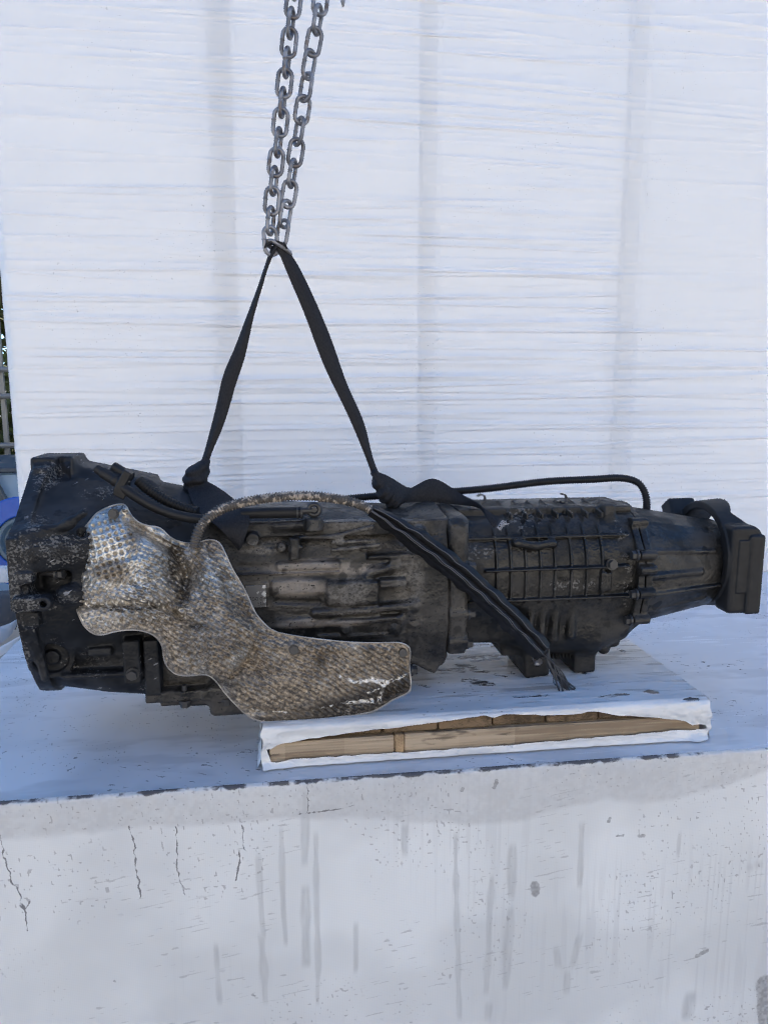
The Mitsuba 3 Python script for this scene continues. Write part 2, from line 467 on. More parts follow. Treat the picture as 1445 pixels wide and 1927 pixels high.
def shield_color(p, n, uv):
    g, fine = shield_mask(p)
    metal = mix((0.42, 0.38, 0.325), (0.82, 0.775, 0.70), smoothstep(0.2, 0.8, g * 0.5 + fine * 0.5))
    tan = mix((0.060, 0.043, 0.028), (0.29, 0.220, 0.145), smoothstep(0.3, 0.7, fine))
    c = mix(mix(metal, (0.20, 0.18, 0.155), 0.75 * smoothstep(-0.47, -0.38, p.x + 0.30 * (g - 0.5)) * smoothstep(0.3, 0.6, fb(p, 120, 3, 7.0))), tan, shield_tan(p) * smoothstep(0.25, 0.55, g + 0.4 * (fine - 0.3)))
    grit = smoothstep(0.50, 0.62, fb(p, 330, 2, 6.0) + 0.22 * (fb(p, 20, 3, 3.0) - 0.5) + 0.10 * shield_tan(p) - 0.03)
    soot_shade = mi.Float(0)
    for k, r in SOOT_SHADE:
        soot_shade = dr.maximum(soot_shade, blob(p, k, r, 0.9))
    grit = dr.maximum(grit * 0.5, soot_shade * smoothstep(0.36, 0.56, fine))
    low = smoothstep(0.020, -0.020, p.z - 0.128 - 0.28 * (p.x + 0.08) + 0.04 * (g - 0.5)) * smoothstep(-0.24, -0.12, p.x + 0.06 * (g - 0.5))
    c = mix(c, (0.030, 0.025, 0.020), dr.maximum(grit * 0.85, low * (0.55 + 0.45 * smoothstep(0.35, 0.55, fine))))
    # bright scrapes
    def scrape(x0, z0, x1, z1, w):
        dx, dz = x1 - x0, z1 - z0
        t = dr.clip(((p.x - x0) * dx + (p.z - z0) * dz) / (dx * dx + dz * dz), 0, 1)
        wob = 0.010 * (noise(p.x * 90, p.z * 90, 1.0) - 0.5)
        return smoothstep(w, w * 0.4, dr.sqrt(dr.square(p.x - x0 - t * dx) + dr.square(p.z - z0 - t * dz)) + dr.abs(wob)) * smoothstep(0.42, 0.52, fine + 0.1 * noise(p.x * 300, p.z * 300, 4.0))
    s = mi.Float(0)
    for a in SCRAPES:
        s = dr.maximum(s, scrape(*a))
    return mix(c, (0.72, 0.69, 0.64), s)


def _scr(a, b, c, d, w):
    p, q = L(a, b, -0.21), L(c, d, -0.21)
    return (p[0], p[2], q[0], q[2], w)


SCRAPES = [_scr(640, 1266, 665, 1278, .005), _scr(665, 1278, 700, 1274, .006), _scr(700, 1274, 722, 1282, .009), _scr(722, 1282, 770, 1264, .005), _scr(720, 1285, 715, 1318, .007),
           _scr(590, 1334, 640, 1320, .004), _scr(640, 1320, 700, 1318, .006), _scr(452, 1330, 545, 1338, .003), _scr(690, 1300, 722, 1290, .004)]


def shield_rough(p, n, uv):
    g, fine = shield_mask(p)
    return 0.26 + 0.24 * fine


def shield_metal(p, n, uv):
    return 0.85 - 0.6 * shield_tan(p)


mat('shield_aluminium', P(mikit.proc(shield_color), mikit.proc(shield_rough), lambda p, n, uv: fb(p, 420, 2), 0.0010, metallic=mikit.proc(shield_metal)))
mat('shield_hem', P(mikit.proc(lambda p, n, uv: mix((0.10, 0.09, 0.08), (0.55, 0.52, 0.48), fbm(p.x * 60, p.y * 60, p.z * 60, 3))), 0.4, metallic=0.5))


def sling_color(p, n, uv):
    w = noise(p.x * 700, p.y * 700, p.z * 300)
    return mix((0.007, 0.007, 0.009), (0.017, 0.017, 0.020), w)


mat('sling_web', P(mikit.proc(sling_color), 0.7, lambda p, n, uv: noise(p.x * 900, p.y * 900, p.z * 450), 0.0006, sheen=0.1, specular=0.3))
mat('chain_steel', P(mikit.proc(lambda p, n, uv: mix(mix((0.135, 0.135, 0.145), (0.26, 0.26, 0.275), smoothstep(0.3, 0.7, fb(p, 60, 3))), (0.10, 0.065, 0.045), smoothstep(0.60, 0.70, fb(p, 85, 3, 5.0)) * 0.6)), 0.42, lambda p, n, uv: fbm(p.x * 300, p.y * 300, p.z * 300, 2), 0.001, metallic=0.6))


def film_color(p, n, uv):
    c = mix((0.845, 0.845, 0.845), (0.82, 0.82, 0.825), fbm(p.x * 2, p.z * 30, 1.0, 3))
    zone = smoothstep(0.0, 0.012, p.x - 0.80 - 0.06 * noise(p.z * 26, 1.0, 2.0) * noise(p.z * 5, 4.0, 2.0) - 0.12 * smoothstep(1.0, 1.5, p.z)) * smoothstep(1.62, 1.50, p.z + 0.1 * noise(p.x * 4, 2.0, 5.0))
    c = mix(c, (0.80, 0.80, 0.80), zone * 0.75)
    dirt = smoothstep(0.95, 0.97, noise(p.x * 230, p.z * 230, 7.0)) * smoothstep(0.60, 0.70, noise(p.x * 5, p.z * 5, 2.0))
    return mix(c, (0.22, 0.21, 0.2), dirt * 0.5)


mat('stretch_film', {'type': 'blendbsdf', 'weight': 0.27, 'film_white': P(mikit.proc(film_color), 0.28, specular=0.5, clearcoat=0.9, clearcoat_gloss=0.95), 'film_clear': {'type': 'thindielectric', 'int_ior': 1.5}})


def segs(p2, lines, w, wob):
    """1 on thin lines through the given polylines of (a, b) coordinates."""
    a, b = p2
    best = mi.Float(9)
    for pts in lines:
        for (x0, z0), (x1, z1) in zip(pts[:-1], pts[1:]):
            dx, dz = x1 - x0, z1 - z0
            t = dr.clip(((a - x0) * dx + (b - z0) * dz) / (dx * dx + dz * dz), 0, 1)
            best = dr.minimum(best, dr.sqrt(dr.square(a - x0 - t * dx) + dr.square(b - z0 - t * dz)))
    return smoothstep(w, w * 0.35, best + wob)


TABLE_Y, TABLE_X0, TABLE_X1, TABLE_BACK = -0.285, -0.846, 1.75, 0.895


def fr(px, py):
    p = L(px, py, TABLE_Y)
    return float(p[0]), float(p[2])


CRACKS = [[fr(*q) for q in pts] for pts in (
    [(2, 1572), (6, 1608), (17, 1640), (22, 1660), (36, 1680), (40, 1704), (47, 1712), (52, 1752)], [(47, 1712), (56, 1698)], [(47, 1712), (36, 1706)],
    [(242, 1557), (252, 1590), (254, 1625), (262, 1665), (264, 1692)], [(331, 1557), (332, 1590), (334, 1640), (343, 1668), (347, 1685)],
    [(456, 1555), (457, 1585), (462, 1602)], [(452, 1602), (449, 1640), (444, 1658)],
    [(560, 1534), (600, 1529), (640, 1523), (666, 1516)], [(578, 1478), (580, 1500), (577, 1530)])]
DRIPS = [(*fr(1427, 1615), *fr(1428, 1640), .010), (*fr(1411, 1620), *fr(1412, 1645), .008), (*fr(530, 1550), *fr(536, 1790), .006), (*fr(575, 1480), *fr(573, 1640), .008), (*fr(575, 1660), *fr(574, 1830), .009), (*fr(489, 1750), *fr(500, 1900), .008), (*fr(405, 1770), *fr(414, 1900), .006),
         (*fr(594, 1560), *fr(598, 1900), .006), (*fr(669, 1730), *fr(668, 1840), .006), (*fr(964, 1580), *fr(962, 1700), .010), (*fr(962, 1700), *fr(950, 1870), .009), (*fr(926, 1640), *fr(915, 1880), .008),
         (*fr(1093, 1540), *fr(1090, 1680), .007), (*fr(1095, 1750), *fr(1075, 1830), .008), (*fr(1068, 1820), *fr(1066, 1880), .007), (*fr(1048, 1775), *fr(1050, 1830), .009), (*fr(1300, 1860), *fr(1290, 1927), .014),
         (*fr(922, 1880), *fr(918, 1927), .009), (*fr(855, 1560), *fr(866, 1927), .006), (*fr(764, 1540), *fr(762, 1620), .006), (*fr(1280, 1560), *fr(1275, 1620), .005), (*fr(487, 1600), *fr(495, 1780), .006)]
SPOTS = [(*fr(1006, 1668), *fr(1005, 1664), .006), (*fr(1006, 1668), *fr(1008, 1681), .008), (*fr(1160, 1574), *fr(1172, 1573), .0015), (*fr(1202, 1574), *fr(1212, 1573), .0025),
         (*fr(868, 1488), *fr(870, 1484), .003), (*fr(930, 1482), *fr(935, 1470), .003),
         (*fr(1310, 1800), *fr(1330, 1790), .004), (*fr(1145, 1545), *fr(1148, 1540), .003), (*fr(1438, 1850), *fr(1442, 1927), .018), (*fr(475, 1875), *fr(480, 1876), .002), (*fr(215, 1847), *fr(217, 1848), .003)]
STRIP_BORDER = [fr(0, 1585), fr(300, 1555), fr(560, 1548), fr(722, 1545), fr(905, 1556), fr(1040, 1532), fr(1140, 1510), fr(1260, 1510), fr(1330, 1495), fr(1445, 1450)]


def front_color(p, n, uv):
    wv = 0.5 + 0.5 * dr.sin((p.x + p.z) * 2 * math.pi / 0.0058) * dr.sin((p.x - p.z) * 2 * math.pi / 0.0058)
    g = fbm(p.x * 5, p.z * 3, 2.0, 4)
    c = mix((0.655, 0.66, 0.655), (0.73, 0.735, 0.73), smoothstep(0.3, 0.7, g))
    c = c * (0.965 + 0.05 * wv)
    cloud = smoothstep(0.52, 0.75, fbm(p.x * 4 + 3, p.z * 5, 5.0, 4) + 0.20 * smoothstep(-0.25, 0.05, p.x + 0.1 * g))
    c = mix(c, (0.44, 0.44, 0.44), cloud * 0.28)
    fine = smoothstep(0.55, 0.8, noise(p.x * 210, p.z * 9, 1.0)) * smoothstep(0.45, 0.7, fbm(p.x * 6, p.z * 3, 9.0, 3))
    c = mix(c, (0.47, 0.47, 0.475), fine * 0.25)
    # greyer strip below the edge, down to an uneven lower border
    lim = mi.Float(STRIP_BORDER[0][1])
    for (x0, z0), (x1, z1) in zip(STRIP_BORDER[:-1], STRIP_BORDER[1:]):
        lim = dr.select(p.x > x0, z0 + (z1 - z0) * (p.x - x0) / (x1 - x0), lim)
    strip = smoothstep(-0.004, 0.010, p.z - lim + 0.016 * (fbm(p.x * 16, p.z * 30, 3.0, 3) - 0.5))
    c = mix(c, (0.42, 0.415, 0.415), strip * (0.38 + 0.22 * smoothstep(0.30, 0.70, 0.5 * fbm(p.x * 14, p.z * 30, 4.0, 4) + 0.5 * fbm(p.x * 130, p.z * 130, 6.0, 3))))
    d = mi.Float(0)
    for x0, z0, x1, z1, w in DRIPS:
        t = dr.clip((p.z - z0) / (z1 - z0), 0, 1)
        ww = w * (0.78 + 0.22 * dr.sin(t * 3.1)) * (0.7 + 0.6 * noise(p.z * 30, x0 * 50, 1.0))
        inside = smoothstep(1.15, 0.45, dr.abs(p.x - x0 - t * (x1 - x0) - 0.004 * (noise(p.z * 18, x0 * 9, 3.0) - 0.5)) / ww)
        d = dr.maximum(d, inside * smoothstep(0.0, 0.02, z0 - p.z) * smoothstep(0.0, 0.02, p.z - z1))
    c = mix(c, (0.42, 0.42, 0.42), d * (0.20 + 0.60 * fbm(p.x * 160, p.z * 24, 2.0, 3)))
    s = mi.Float(0)
    wob = 0.005 * (fbm(p.x * 150, p.z * 150, 3.0, 3) - 0.5)
    for x0, z0, x1, z1, w in SPOTS:
        dx, dz = x1 - x0, z1 - z0
        t = dr.clip(((p.x - x0) * dx + (p.z - z0) * dz) / (dx * dx + dz * dz), 0, 1)
        s = dr.maximum(s, smoothstep(w * 1.1, w * 0.8, dr.sqrt(dr.square(p.x - x0 - t * dx) + dr.square(p.z - z0 - t * dz)) + wob))
    c = mix(c, (0.24, 0.235, 0.235), s * 0.75 * (0.6 + 0.6 * noise(p.x * 240, p.z * 240, 5.0)))
    dots = smoothstep(0.86, 0.90, noise(p.x * 260 + 40 * p.z, p.z * 210, 8.0)) * smoothstep(0.50, 0.62, fbm(p.x * 7, p.z * 7, 1.0, 3) + 0.12 * smoothstep(0.1, 0.5, p.x))
    c = mix(c, (0.30, 0.29, 0.29), dots * 0.6)
    scr = smoothstep(0.86, 0.92, noise(p.x * 45 + p.z * 25, p.z * 420 - p.x * 60, 3.0)) * smoothstep(0.54, 0.64, fbm(p.x * 8, p.z * 14, 4.0, 2))
    c = mix(c, (0.33, 0.33, 0.33), scr * 0.5)
    c = mix(c, (0.20, 0.195, 0.20), segs((p.x + 0.006 * (fbm(p.x * 90, p.z * 120, 4.0, 3) - 0.5), p.z), CRACKS, 0.0016, 0.0024 * (noise(p.x * 260, p.z * 160, 2.0) - 0.4)))
    # scuffed edge: the black core of the cloth shows where the coating is rubbed through
    e = smoothstep(0.0, 0.0025, p.z + 0.0012 + 0.0065 * fbm(p.x * 70, 4.0, 1.0, 3)) * smoothstep(TABLE_Y + 0.010, TABLE_Y + 0.006, p.y - 0.008 * noise(p.x * 60, 9.0, 2.0))
    rub = e * smoothstep(0.40, 0.56, fbm(p.x * 24, 2.0, 3.0, 5) + 0.16 * (noise(p.x * 260, p.z * 260, p.y * 260) - 0.5) + 0.16 * smoothstep(-0.45, 0.0, p.x) * smoothstep(0.62, 0.35, p.x) - 0.09)
    return mix(c, (0.055, 0.05, 0.05), rub * 0.92)




def weave(p, n, uv):
    return dr.sin((p.x + p.z) * 2 * math.pi / 0.0058) * dr.sin((p.x - p.z) * 2 * math.pi / 0.0058) * 0.5 + fbm(p.x * 60, p.z * 60, p.y * 60, 3)


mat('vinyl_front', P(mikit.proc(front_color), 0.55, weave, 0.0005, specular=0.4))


def top_color(p, n, uv):
    g = fbm(p.x * 6, p.y * 6, 1.0, 4)
    c = mix((0.56, 0.56, 0.57), (0.63, 0.63, 0.64), smoothstep(0.3, 0.7, g))
    smear = smoothstep(0.56, 0.72, fbm(p.x * 7, p.y * 22, 4.0, 4))
    c = mix(c, (0.44, 0.44, 0.45), smear * 0.5)
    pale = smoothstep(0.82, 0.86, noise(p.x * 12 + p.y * 7, p.y * 190, 2.0)) * smoothstep(0.5, 0.65, noise(p.x * 5, p.y * 5, 9.0))
    c = mix(c, (0.72, 0.72, 0.73), pale * 0.6)
    scr = smoothstep(0.88, 0.92, noise(p.x * 60 - p.y * 50, p.y * 220 + p.x * 120, 3.0)) * smoothstep(0.56, 0.64, fbm(p.x * 9, p.y * 9, 4.0, 2))
    dots = smoothstep(0.90, 0.93, noise(p.x * 230 + 30 * p.y, p.y * 230, 8.0)) * smoothstep(0.58, 0.66, fbm(p.x * 7, p.y * 7, 1.0, 2))
    c = mix(c, (0.10, 0.095, 0.095), dr.maximum(scr, dots * 0.8) * 0.8)
    return c




mat('vinyl_top', P(mikit.proc(top_color), 0.36, lambda p, n, uv: fbm(p.x * 14, p.y * 14, p.z * 14, 3) + 0.06 * noise(p.x * 300, p.y * 300, 1.0), 0.002, specular=0.5))


def tp(px, py):
    p = LZ(px, py, 0.075)
    return float(p[0]), float(p[1])


GREASE = [(*tp(862, 1216), *tp(915, 1214), .007), (*tp(925, 1216), *tp(945, 1214), .006), (*tp(868, 1238), *tp(950, 1233), .009), (*tp(890, 1245), *tp(945, 1239), .006), (*tp(815, 1262), *tp(870, 1258), .006), (*tp(845, 1262), *tp(872, 1264), .006),
          (*tp(862, 1252), *tp(890, 1256), .008), (*tp(893, 1262), *tp(912, 1264), .009), (*tp(895, 1284), *tp(918, 1288), .012), (*tp(873, 1281), *tp(890, 1280), .006), (*tp(934, 1270), *tp(948, 1273), .006), (*tp(958, 1266), *tp(975, 1272), .006),
          (*tp(1130, 1312), *tp(1178, 1308), .006), (*tp(970, 1313), *tp(1030, 1309), .004), (*tp(1165, 1222), *tp(1172, 1226), .006), (*tp(1080, 1262), *tp(1115, 1250), .003), (*tp(1220, 1302), *tp(1228, 1303), .010), (*tp(1290, 1316), *tp(1312, 1314), .004),
          (*tp(1085, 1255), *tp(1100, 1268), .004), (*tp(818, 1244), *tp(830, 1243), .004), (*tp(786, 1288), *tp(806, 1294), .003)]


def wrap_color(p, n, uv):
    g = fbm(p.x * 8, p.y * 30, p.z * 30, 4)
    c = mix((0.52, 0.525, 0.53), (0.65, 0.655, 0.66), smoothstep(0.3, 0.7, g))
    gre = mi.Float(0)
    lim = smoothstep(0.070, 0.074, p.z)
    wob = 0.010 * (fbm(p.x * 90, p.y * 240, 3.0, 3) - 0.5)
    for x0, y0, x1, y1, w in GREASE:
        dx, dy = x1 - x0, y1 - y0
        t = dr.clip(((p.x - x0) * dx + (p.y - y0) * dy) / (dx * dx + dy * dy), 0, 1)
        gre = dr.maximum(gre, smoothstep(w * 1.15, w * 0.75, dr.sqrt(dr.square(p.x - x0 - t * dx) + dr.square((p.y - y0 - t * dy) * 1.0)) + wob))
    gre = gre * lim * smoothstep(0.34, 0.48, fbm(p.x * 60, p.y * 260, 9.0, 3))
    smear = smoothstep(0.58, 0.72, fbm(p.x * 9, p.y * 70, 2.0, 4)) * lim
    c = mix(c, (0.30, 0.295, 0.29), smear * 0.7)
    tiny = smoothstep(0.88, 0.92, noise(p.x * 110, p.y * 260, 5.0)) * smoothstep(0.5, 0.62, noise(p.x * 8, p.y * 8, 3.0)) * lim
    return mix(c, (0.035, 0.03, 0.028), dr.maximum(gre, tiny * 0.8))


mat('pallet_film', P(mikit.proc(wrap_color), 0.22, lambda p, n, uv: noise(p.x * 14, p.y * 260, p.z * 200) + 0.5 * noise(p.x * 30, p.y * 600, p.z * 500), 0.0006, specular=0.5, clearcoat=0.5, clearcoat_gloss=0.85))


def wood(dark, light, axis):
    def fn(p, n, uv):
        a, b, c = (p.x, p.y, p.z) if axis == 'x' else (p.y, p.x, p.z)
        r = fbm(a * 3, b * 60, c * 60, 3) + 0.35 * noise(a * 18, b * 420, c * 420)
        o = cell_rand(dr.floor(p.x / 0.099), 3, 5)
        col = mix(dark, light, smoothstep(0.35, 0.95, r + 0.25 * (o - 0.5)))
        return mix(col, (0.06, 0.045, 0.03), smoothstep(0.64, 0.74, fbm(a * 14, b * 50, c * 50 + 3, 4)) * 0.7)
    return fn


mat('pallet_wood', P(mikit.proc(wood((0.215, 0.155, 0.10), (0.42, 0.325, 0.225), 'x')), 0.8, lambda p, n, uv: noise(p.x * 20, p.y * 500, p.z * 500), 0.0008))
mat('end_grain', P(mikit.proc(wood((0.05, 0.034, 0.02), (0.18, 0.12, 0.07), 'y')), 0.85, lambda p, n, uv: fbm(p.x * 300, p.y * 300, p.z * 300, 2), 0.002))
mat('block_wood', P(mikit.proc(wood((0.22, 0.14, 0.075), (0.40, 0.27, 0.15), 'y')), 0.8))
mat('yard_concrete', P(mikit.proc(lambda p, n, uv: mix((0.26, 0.25, 0.24), (0.40, 0.39, 0.37), fbm(p.x * 2, p.y * 2, 1.0, 5))), 0.9))
mat('wall_grey', P(mikit.proc(lambda p, n, uv: mix((0.20, 0.20, 0.20), (0.32, 0.31, 0.30), fbm(p.x * 5, p.y * 5, p.z * 5, 4))), 0.9))
mat('board_white', P((0.88, 0.88, 0.88), 0.6))

# ================================================================== the setting
g = trimesh.creation.box(extents=[240, 240, 0.2]); g.apply_translation([0, 60, -0.85])
obj('ground', g, 'yard_concrete'); tag('ground', 'pale concrete yard ground', kind='structure')

mat('render_wall', P(mikit.proc(lambda p, n, uv: mix((0.50, 0.49, 0.48), (0.60, 0.59, 0.57), fbm(p.x, p.y, p.z, 4))), 0.9))
mat('window_dark', P((0.03, 0.035, 0.04), 0.1))
BY = -8.0  # unseen building, added to throw sunlit front light; its windows are only dressing
obj('wall', box((-14, BY - 0.4, -0.749), (14, BY, 5.2), 0.0), 'render_wall', 'added_bounce_building')
obj('roof_edge', box((-14.2, BY - 0.6, 5.203), (14.2, BY + 0.25, 5.45), 0.02), 'wall_grey', 'added_bounce_building')
for x in np.arange(-12, 13, 4.0):
    obj('window', box((x - 0.6, BY - 0.02, 2.6), (x + 0.6, BY + 0.015, 3.8), 0.005), 'window_dark', 'added_bounce_building')
tag('added_bounce_building', 'unseen pale building added across the yard to bounce sunlight onto the front of the scene', 'building')

# ------------------------------------------------------------------ table under white vinyl
def table_front():
    xs = np.linspace(TABLE_X0, TABLE_X1, 420)
    prof = [(0.0, 0.0080), (-0.0003, 0.0055), (-0.0012, 0.0032), (-0.0030, 0.0014), (-0.0060, 0.0004)] + [(z, 0.0) for z in np.linspace(-0.018, -0.74, 90)]
    V = np.zeros((len(prof), len(xs), 3))
    for i, (z, y) in enumerate(prof):
        w = meshkit.fbm(np.stack([xs * 4, np.full_like(xs, z * 3), xs * 0 + 2], -1), 3, 3) - 0.5
        ch = meshkit.fbm(np.stack([xs * 55, np.full_like(xs, z * 40), xs * 0 + 5], -1), 3, 8) - 0.5
        edge = math.exp(-((z + 0.004) / 0.008) ** 2)
        V[i, :, 0] = xs
        V[i, :, 1] = TABLE_Y + y + 0.006 * w * min(1, -z / 0.05) + edge * 0.006 * ch * (y < 0.007)
        V[i, :, 2] = z + edge * 0.003 * ch * (y < 0.007)
    return V


VF = table_front()
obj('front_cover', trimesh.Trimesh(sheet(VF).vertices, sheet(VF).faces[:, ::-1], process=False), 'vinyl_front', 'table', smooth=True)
yy = np.r_[TABLE_Y + 0.0081, TABLE_Y + 0.012, TABLE_Y + 0.02, np.linspace(TABLE_Y + 0.03, TABLE_BACK, 120)]
xs = np.linspace(TABLE_X0, TABLE_X1, 260)
X, Y = np.meshgrid(xs, yy, indexing='ij')
Zt = -0.0015 + 0.0022 * (meshkit.fbm(np.stack([X * 5, Y * 5, X * 0], -1), 3, 2) - 0.5) * np.clip((Y - TABLE_Y - 0.0081) / 0.05, 0, 1) + 0.0015 * (1 - np.clip((Y - TABLE_Y - 0.0081) / 0.03, 0, 1))
obj('top_cover', sheet(np.stack([X, Y, Zt], -1)), 'vinyl_top', 'table', smooth=True)
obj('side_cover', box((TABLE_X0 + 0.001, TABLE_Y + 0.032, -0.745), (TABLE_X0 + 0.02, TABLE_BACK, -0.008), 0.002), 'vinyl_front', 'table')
obj('frame', box((TABLE_X0 + 0.03, TABLE_Y + 0.04, -0.749), (TABLE_X1 - 0.02, TABLE_BACK - 0.02, -0.02), 0.004), 'board_white', 'table')
tag('table', 'large table covered in scuffed white woven vinyl under the pallet and gearbox', 'table')
tag('table__front_cover', 'front of the cover with cracks, drips and a rubbed black edge')

# ------------------------------------------------------------------ wrapped stack behind
SY = 0.905
def film_wall():
    xs = np.r_[np.sort(np.r_[np.linspace(-0.955, 1.5, 170), *[np.linspace(c - 0.06, c + 0.06, 22) + 0.0003 for c in (-0.335, 0.262, 0.895)]]), np.linspace(1.55, 2.6, 16)]
    zs = np.r_[np.linspace(-0.74, -0.10, 12), np.linspace(-0.09, 2.05, 1300), np.linspace(2.1, 3.2, 60)]
    X, Z = np.meshgrid(xs, zs, indexing='ij')
    r_ = np.random.default_rng(21)
    h = np.zeros_like(X)

    def pleat(z0, x0, x1, slope, w, a):
        zc = z0 + slope * X + 0.010 * (meshkit.noise(np.stack([xs * 1.4 + z0 * 37, xs * 0 + z0 * 11, xs * 0], -1), 3)[:, None] - 0.5) + 0.05 * slope * X * X
        t = Z - zc
        ends = np.clip((X - x0) / 0.35, 0, 1) * np.clip((x1 - X) / 0.30, 0, 1)
        ends = ends * ends * (3 - 2 * ends) * (0.6 + 0.8 * meshkit.noise(np.stack([xs * 3 + z0 * 17, xs * 0, xs * 0 + z0 * 5], -1), 4)[:, None])
        return a * ends * np.exp(-(t / np.where(t > 0, 2.4 * w, w)) ** 2)

    for k in range(120):                       # the lower half: long pleats close together
        z0 = 0.20 + 0.80 * r_.random() ** 1.15
        c = r_.uniform(-0.5, 1.3); l = r_.uniform(0.35, 1.5)
        h += pleat(z0, c - l, c + l, 0.02 * (0.75 - z0) + r_.normal() * 0.012, r_.uniform(0.0022, 0.0050), r_.uniform(0.0004, 0.0036) * (0.6 if c < -0.1 else 1.0))
    for k in range(80):                        # above: fewer, drooping to the right
        z0 = r_.uniform(0.95, 2.1)
        c = r_.uniform(-0.6, 1.5); l = r_.uniform(0.25, 1.3)
        h += pleat(z0, c - l, c + l, -0.035 * (z0 - 0.7) + r_.normal() * 0.010, r_.uniform(0.0022, 0.0055), r_.uniform(0.0006, 0.0026) * (1.3 if c > 0.4 else 0.45))
    for k in range(320):                       # short fine creases
        z0 = r_.uniform(0.2, 2.0); c = r_.uniform(-0.9, 1.4); l = r_.uniform(0.12, 0.5)
        h += pleat(z0, c - l, c + l, r_.normal() * 0.03, r_.uniform(0.0015, 0.0026), r_.uniform(0.0005, 0.0018))
    calm = np.clip((X - 0.80 - 0.06 * meshkit.noise(np.stack([Z * 26, Z * 0 + 1, Z * 0], -1), 2)) / 0.05, 0, 1) * np.clip((1.6 - Z) / 0.1, 0, 1) * np.clip((Z - 0.72) / 0.1, 0, 1)
    y = SY - h * (1 - 0.7 * calm) + 0.012 * (meshkit.fbm(np.stack([X * 1.6, Z * 1.2, X * 0], -1), 2, 3) - 0.5)
    for x0, w, d in ((-0.335, 0.052, 0.002), (0.262, 0.036, 0.003), (0.895, 0.038, 0.003)):
        s = np.clip((w - np.abs(X - x0)) / (0.5 * w), 0, 1)
        y += d * s * s * (3 - 2 * s)
        crk = np.exp(-((np.abs(X - x0) - w * 0.7) / 0.010) ** 2) * np.clip((1.0 - Z) / 0.3, 0, 1)
        y += 0.004 * crk * (meshkit.noise(np.stack([X * 60, Z * 110, X * 0], -1), 9) - 0.5)
    # rounded left corner, the film going round it
    r = 0.03
    t = np.clip((-0.955 + r - X) / r, 0, 1)
    y += r * (1 - np.sqrt(np.maximum(1 - t * t, 0)))
    xx = X + 0.006 * (meshkit.fbm(np.stack([Z * 3, Z * 0 + 1, Z * 0], -1), 3, 3) - 0.5) * np.clip(1 - (X + 0.955) / 0.2, 0, 1)
    return np.stack([xx, y, Z], -1)


VW = film_wall()
side = np.stack([np.stack([np.full(VW.shape[1], VW[0, 0, 0]) + 0 * VW[0, :, 0] + (VW[0, :, 0] - VW[0, 0, 0]), np.full(VW.shape[1], yv), VW[0, :, 2]], -1) for yv in np.linspace(1.9, SY + 0.045, 8)], 0)
VW = np.concatenate([side, VW], 0)
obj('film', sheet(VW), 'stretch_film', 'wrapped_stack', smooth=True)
for k, (a, b) in enumerate(((-0.93, -0.372), (-0.300, 0.236), (0.290, 0.866), (0.928, 1.5), (1.53, 2.58))):
    obj('panel', box((a, SY + 0.024, -0.749), (b, 1.88, 3.18), 0.004), 'board_white', 'wrapped_stack')
obj('back_panel', box((-0.94, 1.885, -0.749), (2.59, 1.895, 3.19)), 'board_white', 'wrapped_stack')
obj('top_panel', box((-0.94, SY + 0.03, 3.184), (2.59, 1.88, 3.194)), 'board_white', 'wrapped_stack')
tag('wrapped_stack', 'tall stack of white panels wrapped in wrinkled stretch film behind the table', 'wrapped stack')

# ------------------------------------------------------------------ pallet
PZ, PY, PX0, PX1, PB = 0.075, -0.232, -0.232, 0.550, 0.30
nb = 8
wb = (PX1 - PX0 - 0.012) / nb
for k in range(nb):
    obj('deck_board', box((PX0 + 0.006 + k * wb + 0.0015, PY + 0.012 + 0.004 * RNG.random(), 0.0435), (PX0 + 0.006 + (k + 1) * wb - 0.0015, PB - 0.01, 0.0705 - 0.001 * RNG.random()), 0.0015), 'end_grain', 'pallet')
xm = L(752, 1400, PY)[0]
obj('bearer', box((PX0 + 0.008, PY + 0.006, 0.002), (xm - 0.008, PY + 0.040, 0.0405), 0.002), 'pallet_wood', 'pallet')
obj('bearer', box((xm + 0.009, PY + 0.007, 0.002), (PX1 - 0.008, PY + 0.040, 0.0412), 0.002), 'pallet_wood', 'pallet')
obj('block', box((xm - 0.007, PY + 0.004, 0.002), (xm + 0.008, PY + 0.034, 0.0425), 0.0015), 'block_wood', 'pallet')
for y in (0.02, 0.26):
    obj('bearer', box((PX0 + 0.008, y, 0.002), (PX1 - 0.008, y + 0.034, 0.0412), 0.002), 'pallet_wood', 'pallet')


